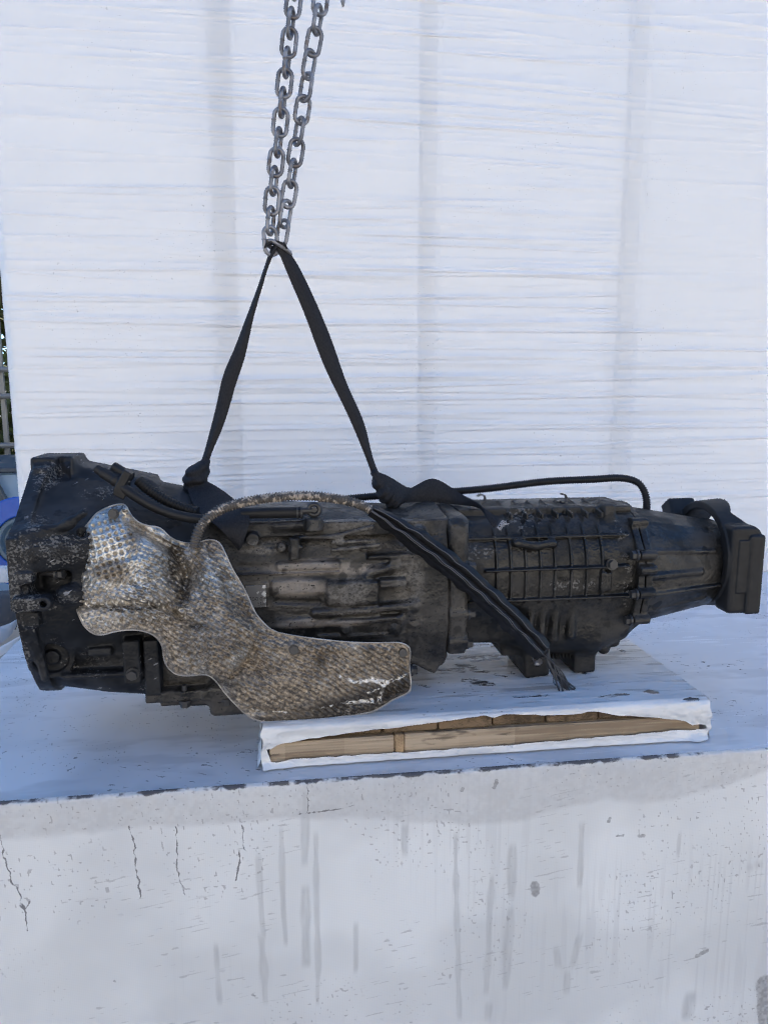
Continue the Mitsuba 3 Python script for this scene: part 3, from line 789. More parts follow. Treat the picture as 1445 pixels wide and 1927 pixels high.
def pallet_film():
    UPE = [(503, 1413), (512, 1410), (529, 1401), (598, 1388), (681, 1377), (747, 1370), (823, 1360), (892, 1350), (906, 1348), (930, 1351), (950, 1346), (1043, 1346), (1088, 1344), (1104, 1340), (1126, 1340), (1164, 1346), (1213, 1350), (1288, 1356), (1303, 1365), (1324, 1365)]
    LOE = [(1326, 1371), (1315, 1375), (1277, 1374), (1240, 1378), (1050, 1395), (960, 1402), (875, 1409), (747, 1417), (564, 1428), (512, 1435)]
    up, lo = np.array([L(a, b, PY) for a, b in UPE]), np.array([L(a, b, PY) for a, b in LOE])
    jag = lambda q, s: q + np.stack([0 * q[:, 0], 0.0022 * (meshkit.noise(np.stack([q[:, 0] * 70, q[:, 0] * 0, q[:, 0] * 0 + s], -1), 3) - 0.5)], -1)
    den = lambda q: np.stack([np.interp(np.linspace(0, 1, 160), np.linspace(0, 1, len(q)), q[:, k]) for k in (0, 2)], -1)
    hole = Polygon(np.vstack([jag(den(up), 1), jag(den(lo), 9)])).buffer(0)
    b = []
    for k in range(0, 161):
        x = PX0 - 0.004 + (PX1 - PX0 + 0.008) * k / 160
        b.append((x, 0.0012))
    outer = Polygon(b + [(PX1 + 0.004, PZ), (PX0 - 0.004, PZ)])
    shape = outer.difference(hole)
    rings = [np.array(r.coords) for gm in getattr(shape, 'geoms', [shape]) for r in [gm.exterior, *gm.interiors]]
    dens = []
    for r in rings:
        for a, c in zip(r[:-1], r[1:]):
            n = max(1, int(np.linalg.norm(c - a) / 0.003))
            dens.append(a + (c - a) * np.arange(n)[:, None] / n)
    gx, gz = np.meshgrid(np.arange(PX0, PX1, 0.0032), np.arange(0.002, PZ - 0.001, 0.0032))
    pts = np.stack([gx.ravel(), gz.ravel()], -1) + RNG.uniform(-.0006, .0006, (gx.size, 2))
    inside = shapely.contains_xy(shape.buffer(-0.0012), pts[:, 0], pts[:, 1])
    pts = np.unique(np.round(np.vstack([pts[inside]] + dens), 6), axis=0)
    tri = Delaunay(pts).simplices
    cen = pts[tri].mean(1)
    tri = tri[shapely.contains_xy(shape, cen[:, 0], cen[:, 1])]
    x, z = pts.T
    corner = np.exp(-((x - PX1) / 0.05) ** 2) + 0.7 * np.exp(-((x - PX0) / 0.035) ** 2)
    q = np.stack([x, z * 0, z], -1)
    y = PY - 0.0035 * (meshkit.fbm(q * [7, 1, 90], 3, 4) - 0.45) * np.clip((PZ - z) / 0.02, 0, 1) - 0.020 * corner * (meshkit.fbm(q * [45, 1, 45], 3, 6) - 0.5) * np.clip((PZ - z) / 0.02, 0, 1)
    y -= (0.003 + 0.010 * corner) * np.clip(1 - z / 0.012, 0, 1) ** 2
    e = np.clip((z - (PZ - 0.012)) / 0.012, 0, 1)
    y += 0.012 * (1 - np.sqrt(1 - e * e)) - 0.004 * (meshkit.fbm(np.stack([x * 60 + z * 300, z * 0, z * 160 - x * 30], -1), 3, 12) - 0.5) * np.clip((PZ - z) / 0.01, 0, 1)
    front = trimesh.Trimesh(np.stack([x + 0.012 * corner * np.sign(x) * (meshkit.fbm(q * [30, 1, 50], 2, 8) - 0.5), y, z], -1), tri, process=False)
    xs, ys = np.linspace(PX0 - 0.004, PX1 + 0.004, 200), np.r_[np.linspace(PY + 0.012, PB, 220)]
    X, Y = np.meshgrid(xs, ys, indexing='ij')
    w = meshkit.fbm(np.stack([X * 6, Y * 80 + 6 * meshkit.noise(np.stack([X * 3, Y * 4, X * 0], -1), 2), X * 0], -1), 3, 5)
    fade = np.clip((Y - PY - 0.012) / 0.02, 0, 1)
    Z = PZ + (0.0016 * (w - 0.5) + 0.0020 * np.abs(meshkit.noise(np.stack([X * 10, Y * 230, X * 0 + 4], -1), 6) - 0.5)) * fade
    top = sheet(np.stack([X, Y, Z], -1))
    sides = []
    for xe, sg in ((PX0 - 0.004, -1), (PX1 + 0.004, 1)):
        yv, zv = np.linspace(PY + 0.002, PB, 80), np.linspace(0.001, PZ, 24)
        Y, Z = np.meshgrid(yv, zv, indexing='ij')
        n_ = meshkit.fbm(np.stack([Y * 40, Z * 30, Y * 0 + sg], -1), 3, 3) - 0.5
        fl = np.clip((PZ - Z) / 0.03, 0, 1)
        sides.append(sheet(np.stack([xe + sg * (0.012 * n_ * fl + 0.008 * np.clip(1 - Z / 0.03, 0, 1) ** 2), Y, Z], -1)))
    return trimesh.util.concatenate([front, top] + sides)


obj('plastic_wrap', pallet_film(), 'pallet_film', 'pallet', smooth=45)
tag('pallet', 'low wooden pallet in torn white plastic wrap under the gearbox', 'pallet')
tag('pallet__plastic_wrap', 'white plastic wrap with grease smears, torn open along the front')

# ================================================================== gearbox
G = 'gearbox'
AZ = 0.285
# ---- bell housing
vb = Vol((-0.68, -0.235, 0.02), (-0.33, 0.235, 0.52))
half = [(-0.03, 0.497), (-0.075, 0.480), (-0.194, 0.398), (-0.199, 0.275), (-0.170, 0.185), (-0.120, 0.118), (-0.07, 0.090)]
poly = half + [(-a, b) for a, b in half[::-1]]
vb.add(s_prism(poly, [-0.614, -0.588], [0.0, 0.0], 0.006), 0.001)
vb.add(s_prism(poly, [-0.595, -0.54, -0.47, -0.37, -0.335], [0.008, 0.012, 0.024, 0.044, 0.055], 0.03), 0.006)
# lower belly runs on level instead of tapering
vb.add(s_section([-0.585, -0.50, -0.42, -0.335], [0.185, 0.175, 0.165, 0.155], [0.085, 0.085, 0.085, 0.085], [0.12, 0.14, 0.14, 0.135], 4), 0.012)
vb.cut(s_cap((-0.70, 0, AZ), (-0.602, 0, AZ), 0.175, 0.16, flat=True), 0.004)
# top lug and ridge
vb.add(s_box((-0.585, 0.0, 0.485), (0.036, 0.045, 0.019), 0.005), 0.006)
vb.add(s_box((-0.596, -0.055, 0.470), (0.014, 0.020, 0.020), 0.005), 0.008)
vb.cut(s_box((-0.566, -0.055, 0.485), (0.012, 0.030, 0.020), 0.004), 0.004)
vb.add(s_box((-0.500, 0.02, 0.445), (0.075, 0.055, 0.030), 0.008, roty(0.22)), 0.02)
vb.add(s_px(70, 866, 84, 874, -0.03, 0.01, 0.002), 0.002)
# blister above the starter pocket, the pocket itself
vb.add(s_cap(L(85, 1035, -0.165), L(150, 1030, -0.150), 0.042, 0.034), 0.02)
vb.cut(s_px(72, 1064, 142, 1112, -0.150, 0.10, 0.008, back=0.008), 0.006)
vb.add(s_cap(L(108, 1092, -0.140), L(150, 1092, -0.140), 0.020), 0.01)
vb.add(s_cap(L(125, 1118, -0.185), L(150, 1118, -0.175), 0.016, 0.014), 0.012)
vb.add(s_px(30, 1075, 62, 1100, -0.198, 0.008, 0.004), 0.006)
# rim along the flange, bolt lug with hole
vb.add(s_px(22, 1012, 34, 1150, -0.198, 0.006, 0.003), 0.004)
a = L(80, 1138, -0.222)
vb.add(s_box((a[0] - 0.022, -0.210, a[2]), (0.024, 0.011, 0.0115), 0.004), 0.003)
vb.add(s_cap((a[0], -0.221, a[2]), (a[0], -0.198, a[2]), 0.0118, flat=True), 0.002)
vb.cut(s_cap((a[0], -0.24, a[2]), (a[0], -0.19, a[2]), 0.0052, flat=True), 0.001)
# ramp edge between upper slope and near side, slit beside the shield
for s in s_line([(28, 1010), (80, 1000), (130, 985), (158, 965)], -0.185, 0.006):
    vb.add(s, 0.014)
vb.cut(s_cap(L(158, 958, -0.17), L(148, 1040, -0.17), 0.0075, 0.006), 0.003)
# hollows and bosses low on the near side
c = L(104, 1230, -0.13)
vb.add(s_cap((c[0], -0.150, c[2]), (c[0], -0.10, c[2]), 0.036, flat=True), 0.006)
vb.cut(s_cap((c[0], -0.165, c[2]), (c[0], -0.142, c[2]), 0.026, flat=True), 0.005)
vb.add(s_cap((c[0], -0.152, c[2]), (c[0], -0.10, c[2]), 0.012, flat=True), 0.004)
vb.add(s_px(168, 1215, 212, 1232, -0.145, 0.012, 0.003), 0.004)
vb.add(s_px(118, 1256, 300, 1276, -0.145, 0.014, 0.006), 0.008)
vb.add(s_px(237, 1200, 264, 1284, -0.155, 0.016, 0.004), 0.004)
vb.add(s_px(276, 1200, 300, 1306, -0.150, 0.014, 0.004), 0.005)
vb.add(s_px(78, 1262, 110, 1292, -0.07, 0.02, 0.004, back=0.1), 0.005)
for s in s_line([(60, 1150), (70, 1215), (85, 1275)], -0.165, 0.007):
    vb.add(s, 0.010)
vb.add(s_px(45, 1150, 75, 1180, -0.19, 0.008, 0.004), 0.006)
obj('bell_housing', vb.mesh(seed=1), 'bell_iron', G, smooth=True)
tag(G + '__bell_housing', 'dark flared bell housing with scraped edges')

# ---- main case with sump
vc = Vol((-0.44, -0.20, 0.028), (0.150, 0.20, 0.46), 0.0018)
vc.add(s_section([-0.43, -0.37, -0.30, -0.10, 0.05, 0.095], [0.27, 0.265, 0.255, 0.252, 0.25, 0.25], [0.165, 0.165, 0.158, 0.152, 0.148, 0.15], [0.150, 0.142, 0.135, 0.132, 0.135, 0.145], 3.0), 0.001)
vc.add(s_section([-0.43, -0.36, -0.24], [0.15, 0.14, 0.15], [0.06, 0.06, 0.055], [0.14, 0.14, 0.14], 4), 0.01)
# sump flange, stepped
vc.add(s_box((-0.330, -0.01, 0.104), (0.100, 0.150, 0.010), 0.003), 0.003)
vc.add(s_box((-0.322, -0.01, 0.094), (0.085, 0.142, 0.010), 0.003), 0.003)
vc.add(s_box((-0.300, -0.01, 0.086), (0.060, 0.130, 0.010), 0.004), 0.003)
vc.add(s_section([-0.31, -0.25, -0.20, -0.02, 0.03], [0.11, 0.094, 0.105, 0.112, 0.125], [0.03, 0.036, 0.032, 0.028, 0.02], [0.13, 0.155, 0.155, 0.140, 0.11], 4), 0.010)
vc.add(s_box((-0.285, -0.03, 0.092), (0.040, 0.130, 0.030), 0.010), 0.010)
for k in range(5):
    vc.add(s_cap((-0.40 + k * 0.035, -0.156, 0.112), (-0.40 + k * 0.035, -0.156, 0.096), 0.007, flat=True), 0.004)
# front of the case: step edges, blocks, bosses, ribs
yf = -0.131
vc.add(s_px(455, 975, 850, 1012, yf + 0.010, 0.007, 0.003), 0.003)
vc.add(s_px(520, 1055, 640, 1074, yf, 0.007, 0.005), 0.006)
vc.add(s_px(440, 1073, 640, 1082, yf, 0.008, 0.003), 0.003)
vc.add(s_px(510, 1088, 612, 1120, yf, 0.006, 0.006), 0.008)
vc.add(s_px(613, 1089, 714, 1140, yf, 0.014, 0.008), 0.006)
vc.add(s_px(713, 1085, 762, 1102, yf, 0.020, 0.002), 0.002)
vc.cut(s_px(716, 1105, 790, 1138, yf - 0.004, 0.02, 0.01, back=0.010), 0.012)
vc.add(s_px(515, 1160, 640, 1182, yf, 0.006, 0.006), 0.008)
for s in s_line([(592, 1153), (640, 1151), (690, 1147), (782, 1139)], yf - 0.004, 0.007):
    vc.add(s, 0.004)
for s in s_line([(620, 1172), (700, 1168), (780, 1158)], yf - 0.002, 0.005) + s_line([(600, 1198), (720, 1194), (800, 1185)], yf + 0.004, 0.006):
    vc.add(s, 0.003)
vc.cut(s_px(716, 1150, 762, 1160, yf - 0.004, 0.02, 0.003, back=0.008), 0.004)
a, b = L(554, 1012, yf - 0.008), L(554, 1052, yf - 0.008)
vc.add(s_cap(a, b, 0.0092, 0.0098, flat=True), 0.004)
vc.add(s_cap(L(566, 1028, yf), L(566, 1030, yf - 0.01), 0.004), 0.003)
for s in s_line([(560, 1011), (625, 1010), (700, 992)], yf - 0.003, 0.004) + s_line([(626, 1020), (705, 1018)], yf - 0.001, 0.0035) + s_line([(626, 1036), (712, 1026)], yf - 0.003, 0.004):
    vc.add(s, 0.003)
vc.add(s_px(690, 1040, 815, 1052, yf, 0.007, 0.004), 0.006)
vc.add(s_cap(L(590, 975, yf - 0.004), L(590, 998, yf - 0.004), 0.014, 0.016, flat=True), 0.005)
vc.add(s_cap(L(520, 990, yf + 0.004), L(600, 985, yf + 0.004), 0.006), 0.010)
for s in s_line([(450, 990), (560, 988)], yf + 0.012, 0.007):
    vc.add(s, 0.003)
for s in s_line([(840, 1060), (760, 1062), (700, 1078), (672, 1100)], yf - 0.001, 0.005) + s_line([(660, 1120), (640, 1145), (600, 1160)], yf - 0.001, 0.006) + s_line([(820, 1120), (770, 1145), (745, 1185)], yf - 0.002, 0.007):
    vc.add(s, 0.010)
for px, py, r in ((475, 1015, 0.012), (640, 1018, 0.007), (745, 1060, 0.010), (790, 1000, 0.009), (650, 1185, 0.008), (530, 1030, 0.008), (780, 1170, 0.010)):
    vc.add(s_cap(L(px, py, yf + 0.01), L(px, py, yf - 0.006), r, r * 0.9, flat=True), 0.008)
for a_, b_ in (((462, 1045), (540, 1046)), ((575, 1045), (690, 1044)), ((450, 1066), (505, 1068)), ((640, 1126), (700, 1127)), ((520, 1132), (600, 1134))):
    vc.cut(s_cap(L(*a_, yf - 0.002), L(*b_, yf - 0.002), 0.004), 0.005)
# label pad
vc.add(s_px(452, 1096, 503, 1146, yf, 0.003, 0.002), 0.004)
# end of the case swelling towards the joint plate
vc.add(s_section([0.03, 0.06, 0.092], [0.258, 0.258, 0.258], [0.135, 0.145, 0.15], [0.13, 0.142, 0.152], 4), 0.012)
vc.add(s_box((0.060, -0.06, 0.140), (0.03, 0.07, 0.022), 0.006, roty(0.5)), 0.01)
obj('main_case', vc.mesh(seed=2), 'case_iron', G, smooth=True)
tag(G + '__main_case', 'grimy grey main case with bare wiped patches')

# ---- joint plate
vj = Vol((0.085, -0.19, 0.085), (0.14, 0.19, 0.425), 0.0016)
vj.add(s_box((0.112, 0.0, 0.276), (0.018, 0.152, 0.126), 0.012), 0.001)
vj.cut(s_cap((0.08, -0.20, 0.46), (0.15, -0.20, 0.46), 0.085), 0.01)
vj.add(s_box((0.113, -0.06, 0.160), (0.016, 0.08, 0.012), 0.003), 0.004)
vj.cut(s_box((0.0935, -0.162, 0.25), (0.003, 0.01, 0.12), 0.001), 0.002)
for z in (0.31, 0.225, 0.175):
    vj.add(s_cap((0.130, -0.146, z), (0.096, -0.146, z), 0.009, flat=True), 0.006)
obj('joint_plate', vj.mesh(seed=3), 'case_iron', G, smooth=True)

# ---- ribbed case
vr = Vol((0.125, -0.165, 0.060), (0.475, 0.165, 0.415))
vr.add(s_section([0.128, 0.18, 0.40, 0.47], [0.268, 0.270, 0.272, 0.270], [0.122, 0.120, 0.118, 0.116], [0.128, 0.124, 0.122, 0.120], 2.4), 0.001)
vr.add(s_section([0.128, 0.47], [0.268, 0.270], [0.119, 0.117], [0.10, 0.095], 5), 0.006)


def band(x0, w, grow, zlo, zhi):
    """A rib round the case at x0, over the given heights."""
    b = s_section([x0 - w, x0 + w], [0.270, 0.270], [0.120 + grow] * 2, [0.1235 + grow] * 2, 2.4)
    fn = lambda x, y, z: np.maximum(b[0](x, y, z), np.maximum(zlo - z, z - zhi))
    return fn, np.array([x0 - w, -0.16, zlo]), np.array([x0 + w, 0.16, zhi])


for px in (936, 963, 991, 1019, 1046, 1077, 1106, 1136):
    x0 = L(px, 1045, -0.126)[0]
    vr.add(band(x0, 0.0022, 0.0060, 0.232, 0.398), 0.002)
for z, x0, x1 in ((0.352, 0.135, 0.445), (0.297, 0.165, 0.44), (0.240, 0.135, 0.45)):
    yq = -0.1235 * (1 - (abs(z - 0.27) / 0.12) ** 2.4) ** (1 / 2.4)
    vr.add(s_box(((x0 + x1) / 2, yq - 0.002, z), ((x1 - x0) / 2, 0.009, 0.0022), 0.001), 0.002)
a, b = L(972, 1022, -0.118), L(1040, 1022, -0.118)
vr.add(s_cap(a, (a + b) / 2 + [0, -0.004, -0.004], 0.0085, 0.0065), 0.006)
vr.add(s_cap((a + b) / 2 + [0, -0.004, -0.004], b, 0.0065, 0.0085), 0.006)
vr.add(s_box((0.30, 0.0, 0.393), (0.17, 0.06, 0.006), 0.003), 0.004)
for k in range(7):
    vr.add(s_box((0.225 + k * 0.029, -0.04, 0.393), (0.002, 0.05, 0.006), 0.001, rotx(0.12)), 0.002)
vr.add(s_px(1103, 941, 1148, 960, 0.0, 0.03, 0.005, back=0.04), 0.004)
# lower half: pipes, fins, drop box with two feet
vr.add(s_section([0.128, 0.20, 0.26], [0.175, 0.172, 0.165], [0.035, 0.034, 0.04], [0.10, 0.10, 0.10], 3), 0.01)
vr.add(s_cap((0.13, -0.098, 0.222), (0.205, -0.098, 0.222), 0.017), 0.006)
vr.add(s_section([0.215, 0.26, 0.40, 0.46, 0.472], [0.185, 0.175, 0.17, 0.185, 0.19], [0.055, 0.062, 0.066, 0.056, 0.05], [0.09, 0.105, 0.11, 0.10, 0.09], 3), 0.012)
for px, pl in ((1000, 1180), (1022, 1190), (1046, 1200), (1078, 1195)):
    p0, p1 = L(px, 1135, -0.108), L(px - 6, pl, -0.108)
    vr.add(s_cap(p0, p1, 0.0065, 0.009), 0.006)
vr.add(s_box((0.279, -0.035, 0.112), (0.024, 0.060, 0.036), 0.006, roty(-0.1)), 0.008)
vr.add(s_box((0.240, -0.03, 0.135), (0.026, 0.05, 0.020), 0.008), 0.008)
vr.add(s_box((0.380, -0.025, 0.112), (0.022, 0.06, 0.036), 0.005), 0.008)
for k in range(7):
    vr.add(s_box((0.312 + k * 0.007, -0.055, 0.118), (0.0018, 0.02, 0.016), 0.001), 0.002)
for k, (x, z) in enumerate(((0.432, 0.112), (0.452, 0.126), (0.470, 0.143))):
    vr.add(s_cap((x, -0.05, z), (x, 0.06, z), 0.012), 0.008)
vr.add(s_px(1128, 1075, 1150, 1112, -0.125, 0.006, 0.004), 0.006)
vr.add(s_px(1128, 945, 1152, 990, -0.06, 0.02, 0.006), 0.010)
obj('ribbed_case', vr.mesh(rough=0.0004, seed=4), 'ribbed_iron', G, smooth=True)
tag(G + '__ribbed_case', 'oily black transfer case with a grid of ribs')

# ---- tail housing
vt = Vol((0.452, -0.155, 0.12), (0.70, 0.155, 0.41), 0.0018)
fl = [(-0.02, 0.398), (-0.085, 0.375), (-0.128, 0.320), (-0.134, 0.255), (-0.115, 0.190), (-0.06, 0.148)]
vt.add(s_prism(fl + [(-a, b) for a, b in fl[::-1]], [0.456, 0.484], [0, 0], 0.006), 0.001)
vt.cut(s_box((0.470, 0, 0.27), (0.0012, 0.2, 0.2), 0.0005), 0.002)
vt.add(s_section([0.478, 0.52, 0.65, 0.672], [0.270, 0.270, 0.271, 0.271], [0.118, 0.112, 0.088, 0.086], [0.116, 0.110, 0.086, 0.084], 2.3), 0.008)
for ang, x1, r in ((0.95, 0.60, 0.0035), (0.42, 0.63, 0.004), (0.02, 0.60, 0.006), (-0.30, 0.645, 0.004), (-0.62, 0.62, 0.0035)):
    cy, sz = -math.cos(ang), math.sin(ang)
    vt.add(s_cap((0.482, 0.118 * cy, 0.270 + 0.120 * sz), (x1, 0.094 * cy, 0.271 + 0.096 * sz), r), 0.005)
for y, z in ((-0.088, 0.372), (-0.131, 0.318), (-0.135, 0.290), (-0.135, 0.245), (-0.118, 0.190)):
    vt.add(s_cap((0.456, y, z), (0.488, y, z), 0.0085, flat=True), 0.008)
obj('tail_housing', vt.mesh(rough=0.0005, seed=5), 'ribbed_iron', G, smooth=True)

# ---- ring bracket at the end
vm = Vol((0.615, -0.15, 0.14), (0.79, 0.16, 0.425), 0.0018)
MZ = 0.288
vm.add(s_cap((0.648, 0.0, MZ), (0.712, 0.0, MZ), 0.106, 0.112, flat=True), 0.002)
vm.cut(s_cap((0.60, 0.0, MZ), (0.700, 0.0, MZ), 0.092, 0.086, flat=True), 0.003)
vm.cut(s_cap((0.60, 0.0, MZ), (0.80, 0.0, MZ), 0.090, flat=True), 0.003)
vm.add(s_cap((0.650, 0.0, 0.271), (0.690, 0.0, 0.271), 0.062, flat=True), 0.004)
vm.add(s_box((0.682, -0.088, MZ - 0.012), (0.031, 0.024, 0.086), 0.009), 0.004)
vm.add(s_box((0.700, -0.094, MZ - 0.020), (0.016, 0.025, 0.078), 0.006), 0.001)
vm.add(s_box((0.674, -0.112, MZ - 0.004), (0.010, 0.003, 0.052), 0.001), 0.001)
vm.add(s_box((0.655, 0.095, MZ + 0.072), (0.030, 0.020, 0.022), 0.006, rotx(-0.6)), 0.006)
vm.cut(s_box((0.70, -0.115, 0.165), (0.06, 0.014, 0.014), 0.001, rotx(0.7)), 0.001)
vm.cut(s_box((0.724, -0.06, 0.392), (0.025, 0.10, 0.04), 0.001, roty(0.75)), 0.002)
obj('end_bracket', vm.mesh(rough=0.0002, seed=6), 'black_rubber', G, smooth=True)
tag(G + '__end_bracket', 'matt black ring bracket with a flat block on its near side')

# ---- bolts
B = []
for px, py, y, ax in ((250, 1268, -0.172, (0, -1, 0)), (1150, 1062, -0.13, (0, -1, 0.1))):
    B.append((L(px, py, y), ax))
for x, y, z, ax in ((0.130, -0.146, 0.310, (1, 0, 0)), (0.130, -0.146, 0.225, (1, 0, 0)), (0.130, -0.136, 0.166, (1, 0, 0)), (0.030, -0.13, 0.118, (1, 0, 0)),
                    (0.452, -0.131, 0.318, (-1, 0, 0)), (0.452, -0.135, 0.245, (-1, 0, 0)), (0.452, -0.118, 0.190, (-1, 0, 0)), (-0.365, -0.156, 0.096, (0, 0, -1)), (-0.295, -0.156, 0.096, (0, 0, -1)), (-0.552, -0.178, 0.330, (1, -0.3, 0))):
    B.append((np.array([x, y, z]), ax))
for c, ax in B:
    obj('bolt', hexbolt(c, ax), 'bolt_steel', G)

# ---- heat shield
CONT = np.array([(194, 959), (214, 951), (235, 951), (242, 961), (254, 977), (277, 989), (301, 994), (318, 1009), (341, 1020), (367, 1022), (394, 1016), (410, 1020), (422, 1037), (436, 1068), (464, 1117), (484, 1158), (492, 1168), (511, 1185), (540, 1194), (591, 1202), (648, 1208),
                 (737, 1209.5), (757, 1211), (769, 1218), (771, 1242), (772, 1271), (769, 1302), (750, 1312), (731, 1322), (712, 1334), (674, 1345), (623, 1352), (566, 1357), (495, 1358), (470, 1350), (448, 1331), (419, 1299), (408, 1284), (391, 1271), (367, 1271), (330, 1268),
                 (314, 1253), (308, 1236), (305, 1217), (294, 1200), (277, 1190), (242, 1186), (208, 1191), (187, 1195), (166, 1186), (150, 1162), (142, 1137), (141, 1082), (146, 1034), (152, 1003), (166, 985), (180, 968)], float)
cc = np.vstack([CONT, CONT[:1]])
tt = np.r_[0, np.cumsum(np.linalg.norm(np.diff(cc, axis=0), axis=1))]
EDGE = CubicSpline(tt, cc, bc_type='periodic')(np.linspace(0, tt[-1], 900, endpoint=False))
HP = np.array([(150, 1000, -15), (145, 1100, -16), (150, 1170, -14), (172, 1000, 3), (168, 1100, 4), (220, 1050, 14), (200, 1150, 8), (215, 958, -6), (232, 985, 6), (260, 1000, 10), (300, 1035, 14), (250, 1100, 19), (300, 1100, 20), (320, 1048, 6), (335, 1040, -9), (350, 1085, -9), (330, 1130, 10),
               (362, 1050, 0), (390, 1030, 2), (385, 1080, 14), (405, 1120, 19), (440, 1100, 4), (470, 1150, 5), (435, 1160, 18), (360, 1160, 8), (340, 1195, 2), (320, 1230, -4), (350, 1255, -2), (250, 1180, 5), (290, 1190, 0), (400, 1205, 24), (440, 1235, 27), (400, 1262, 16), (430, 1282, 20),
               (462, 1262, 9), (480, 1290, 11), (520, 1205, 10), (550, 1240, 17), (490, 1345, -6), (560, 1350, -8), (560, 1300, 14), (650, 1230, 15), (740, 1230, 12), (650, 1300, 7), (650, 1340, -8), (750, 1290, 5), (765, 1250, 8), (735, 1310, -2), (420, 1290, 4), (455, 1325, 0), (195, 1190, -2)], float)
rbf = RBFInterpolator(HP[:, :2] / 100, HP[:, 2], kernel='thin_plate_spline', smoothing=0.002)


def shield_depth(q):
    h = rbf(q / 100) * 0.00145 - 0.00017 * np.clip(1185 - q[:, 1], 0, 400) + 0.00026 * np.clip(q[:, 1] - 1265, 0, 200) + 0.008
    for pts, dep, wid in ((((238, 975), (268, 1000), (305, 1022), (345, 1062), (352, 1095), (335, 1130)), -0.013, 8), (((145, 1140), (220, 1136), (300, 1142), (345, 1160), (372, 1178)), -0.007, 6),
                          (((368, 1030), (400, 1090), (440, 1160), (468, 1186)), 0.009, 13), (((388, 1285), (424, 1282), (452, 1258), (480, 1222)), -0.009, 5), (((330, 1150), (352, 1190), (360, 1230), (392, 1284)), -0.006, 6),
                          (((408, 1070), (430, 1110), (456, 1162)), -0.003, 2.6), (((424, 1070), (446, 1112), (470, 1160)), -0.003, 2.6), (((160, 1085), (240, 1062), (320, 1040)), 0.004, 10), (((170, 1118), (240, 1100), (330, 1085)), -0.004, 5),
                          (((210, 975), (245, 962)), -0.004, 4), (((470, 1335), (560, 1338), (660, 1325), (765, 1295)), -0.005, 7), (((500, 1215), (600, 1218), (730, 1222)), 0.004, 8), (((300, 1195), (316, 1225), (330, 1262)), 0.005, 5)):
        ln = shapely.linestrings(spline(np.array(pts, float), 40))
        dd = shapely.distance(shapely.points(q), ln)
        h += dep * np.exp(-(dd / wid) ** 2) * (0.7 + 0.6 * meshkit.noise(np.stack([q[:, 0] / 30, q[:, 1] / 30, np.zeros(len(q)) + dep * 999], -1), 3))
    smooth_h = h.copy()
    a = math.radians(-16)
    u, v = q[:, 0] * math.cos(a) + q[:, 1] * math.sin(a), -q[:, 0] * math.sin(a) + q[:, 1] * math.cos(a)
    z3 = np.zeros(len(q))
    wob = meshkit.fbm(np.stack([q[:, 0] / 60, q[:, 1] / 60, z3], -1), 2, 3) * 9
    pitch = 12.6
    d = np.sin((u + wob) * 2 * np.pi / pitch) * np.sin((v - wob) * 2 * np.pi / pitch)
    amp = 0.0016 + 0.0034 * np.clip(meshkit.fbm(np.stack([q[:, 0] / 55, q[:, 1] / 55, z3 + 4], -1), 3, 5) * 3.0 - 0.85, 0.30, 1.2)
    amp *= 1 + 0.5 * np.clip((260 - q[:, 0]) / 80, 0, 1)
    flat = np.exp(-(((q[:, 0] - 214) / 26) ** 2 + ((q[:, 1] - 965) / 16) ** 2)) + np.exp(-((q[:, 0] - 553) ** 2 + (q[:, 1] - 1222) ** 2) / 260) + np.exp(-((q[:, 0] - 757) ** 2 + (q[:, 1] - 1227) ** 2) / 200) + np.exp(-(((q[:, 0] - 535) / 38) ** 2 + ((q[:, 1] - 1290) / 22) ** 2)) * 0.8
    rim = np.clip(shapely.distance(shapely.points(q), shapely.linearrings(EDGE)) / 7.0 - 0.25, 0, 1)
    cu, cv = np.cos((u + wob) * 2 * np.pi / pitch), np.cos((v - wob) * 2 * np.pi / pitch)
    pit = ((1 + cu) * (1 + cv) / 4) ** 1.8
    ul = np.clip((300 - q[:, 0] - 0.25 * (q[:, 1] - 1000)) / 60, 0, 1) * np.clip((1125 - q[:, 1]) / 40, 0, 1)
    h += (amp * np.sign(d) * np.abs(d) ** 0.65 * (1 - ul) * 0.5 + (amp / 0.0050) * 0.0042 * pit * (1 - ul) - 0.0072 * pit * ul) * np.clip(1 - flat, 0, 1) * rim
    h += 0.003 * (meshkit.fbm(np.stack([q[:, 0] / 25, q[:, 1] / 25, z3], -1), 3, 8) - 0.5)
    # small ring-shaped dent and the two pressed-in bolt seats
    for cx, cy, r in ((553, 1222, 8.0), (757, 1227, 7.0)):
        rr = np.hypot(q[:, 0] - cx, q[:, 1] - cy)
        h += 0.0016 * np.exp(-((rr - r * 1.15) / 2.2) ** 2) - 0.006 * (1 / (1 + np.exp((rr - r * 0.8) / 0.8)))
    rr = np.hypot(q[:, 0] - 232, q[:, 1] - 1168)
    h += 0.003 * np.exp(-((rr - 9) / 3) ** 2) - 0.004 * np.exp(-(rr / 6) ** 2)
    return -0.198 - h, -0.198 - smooth_h


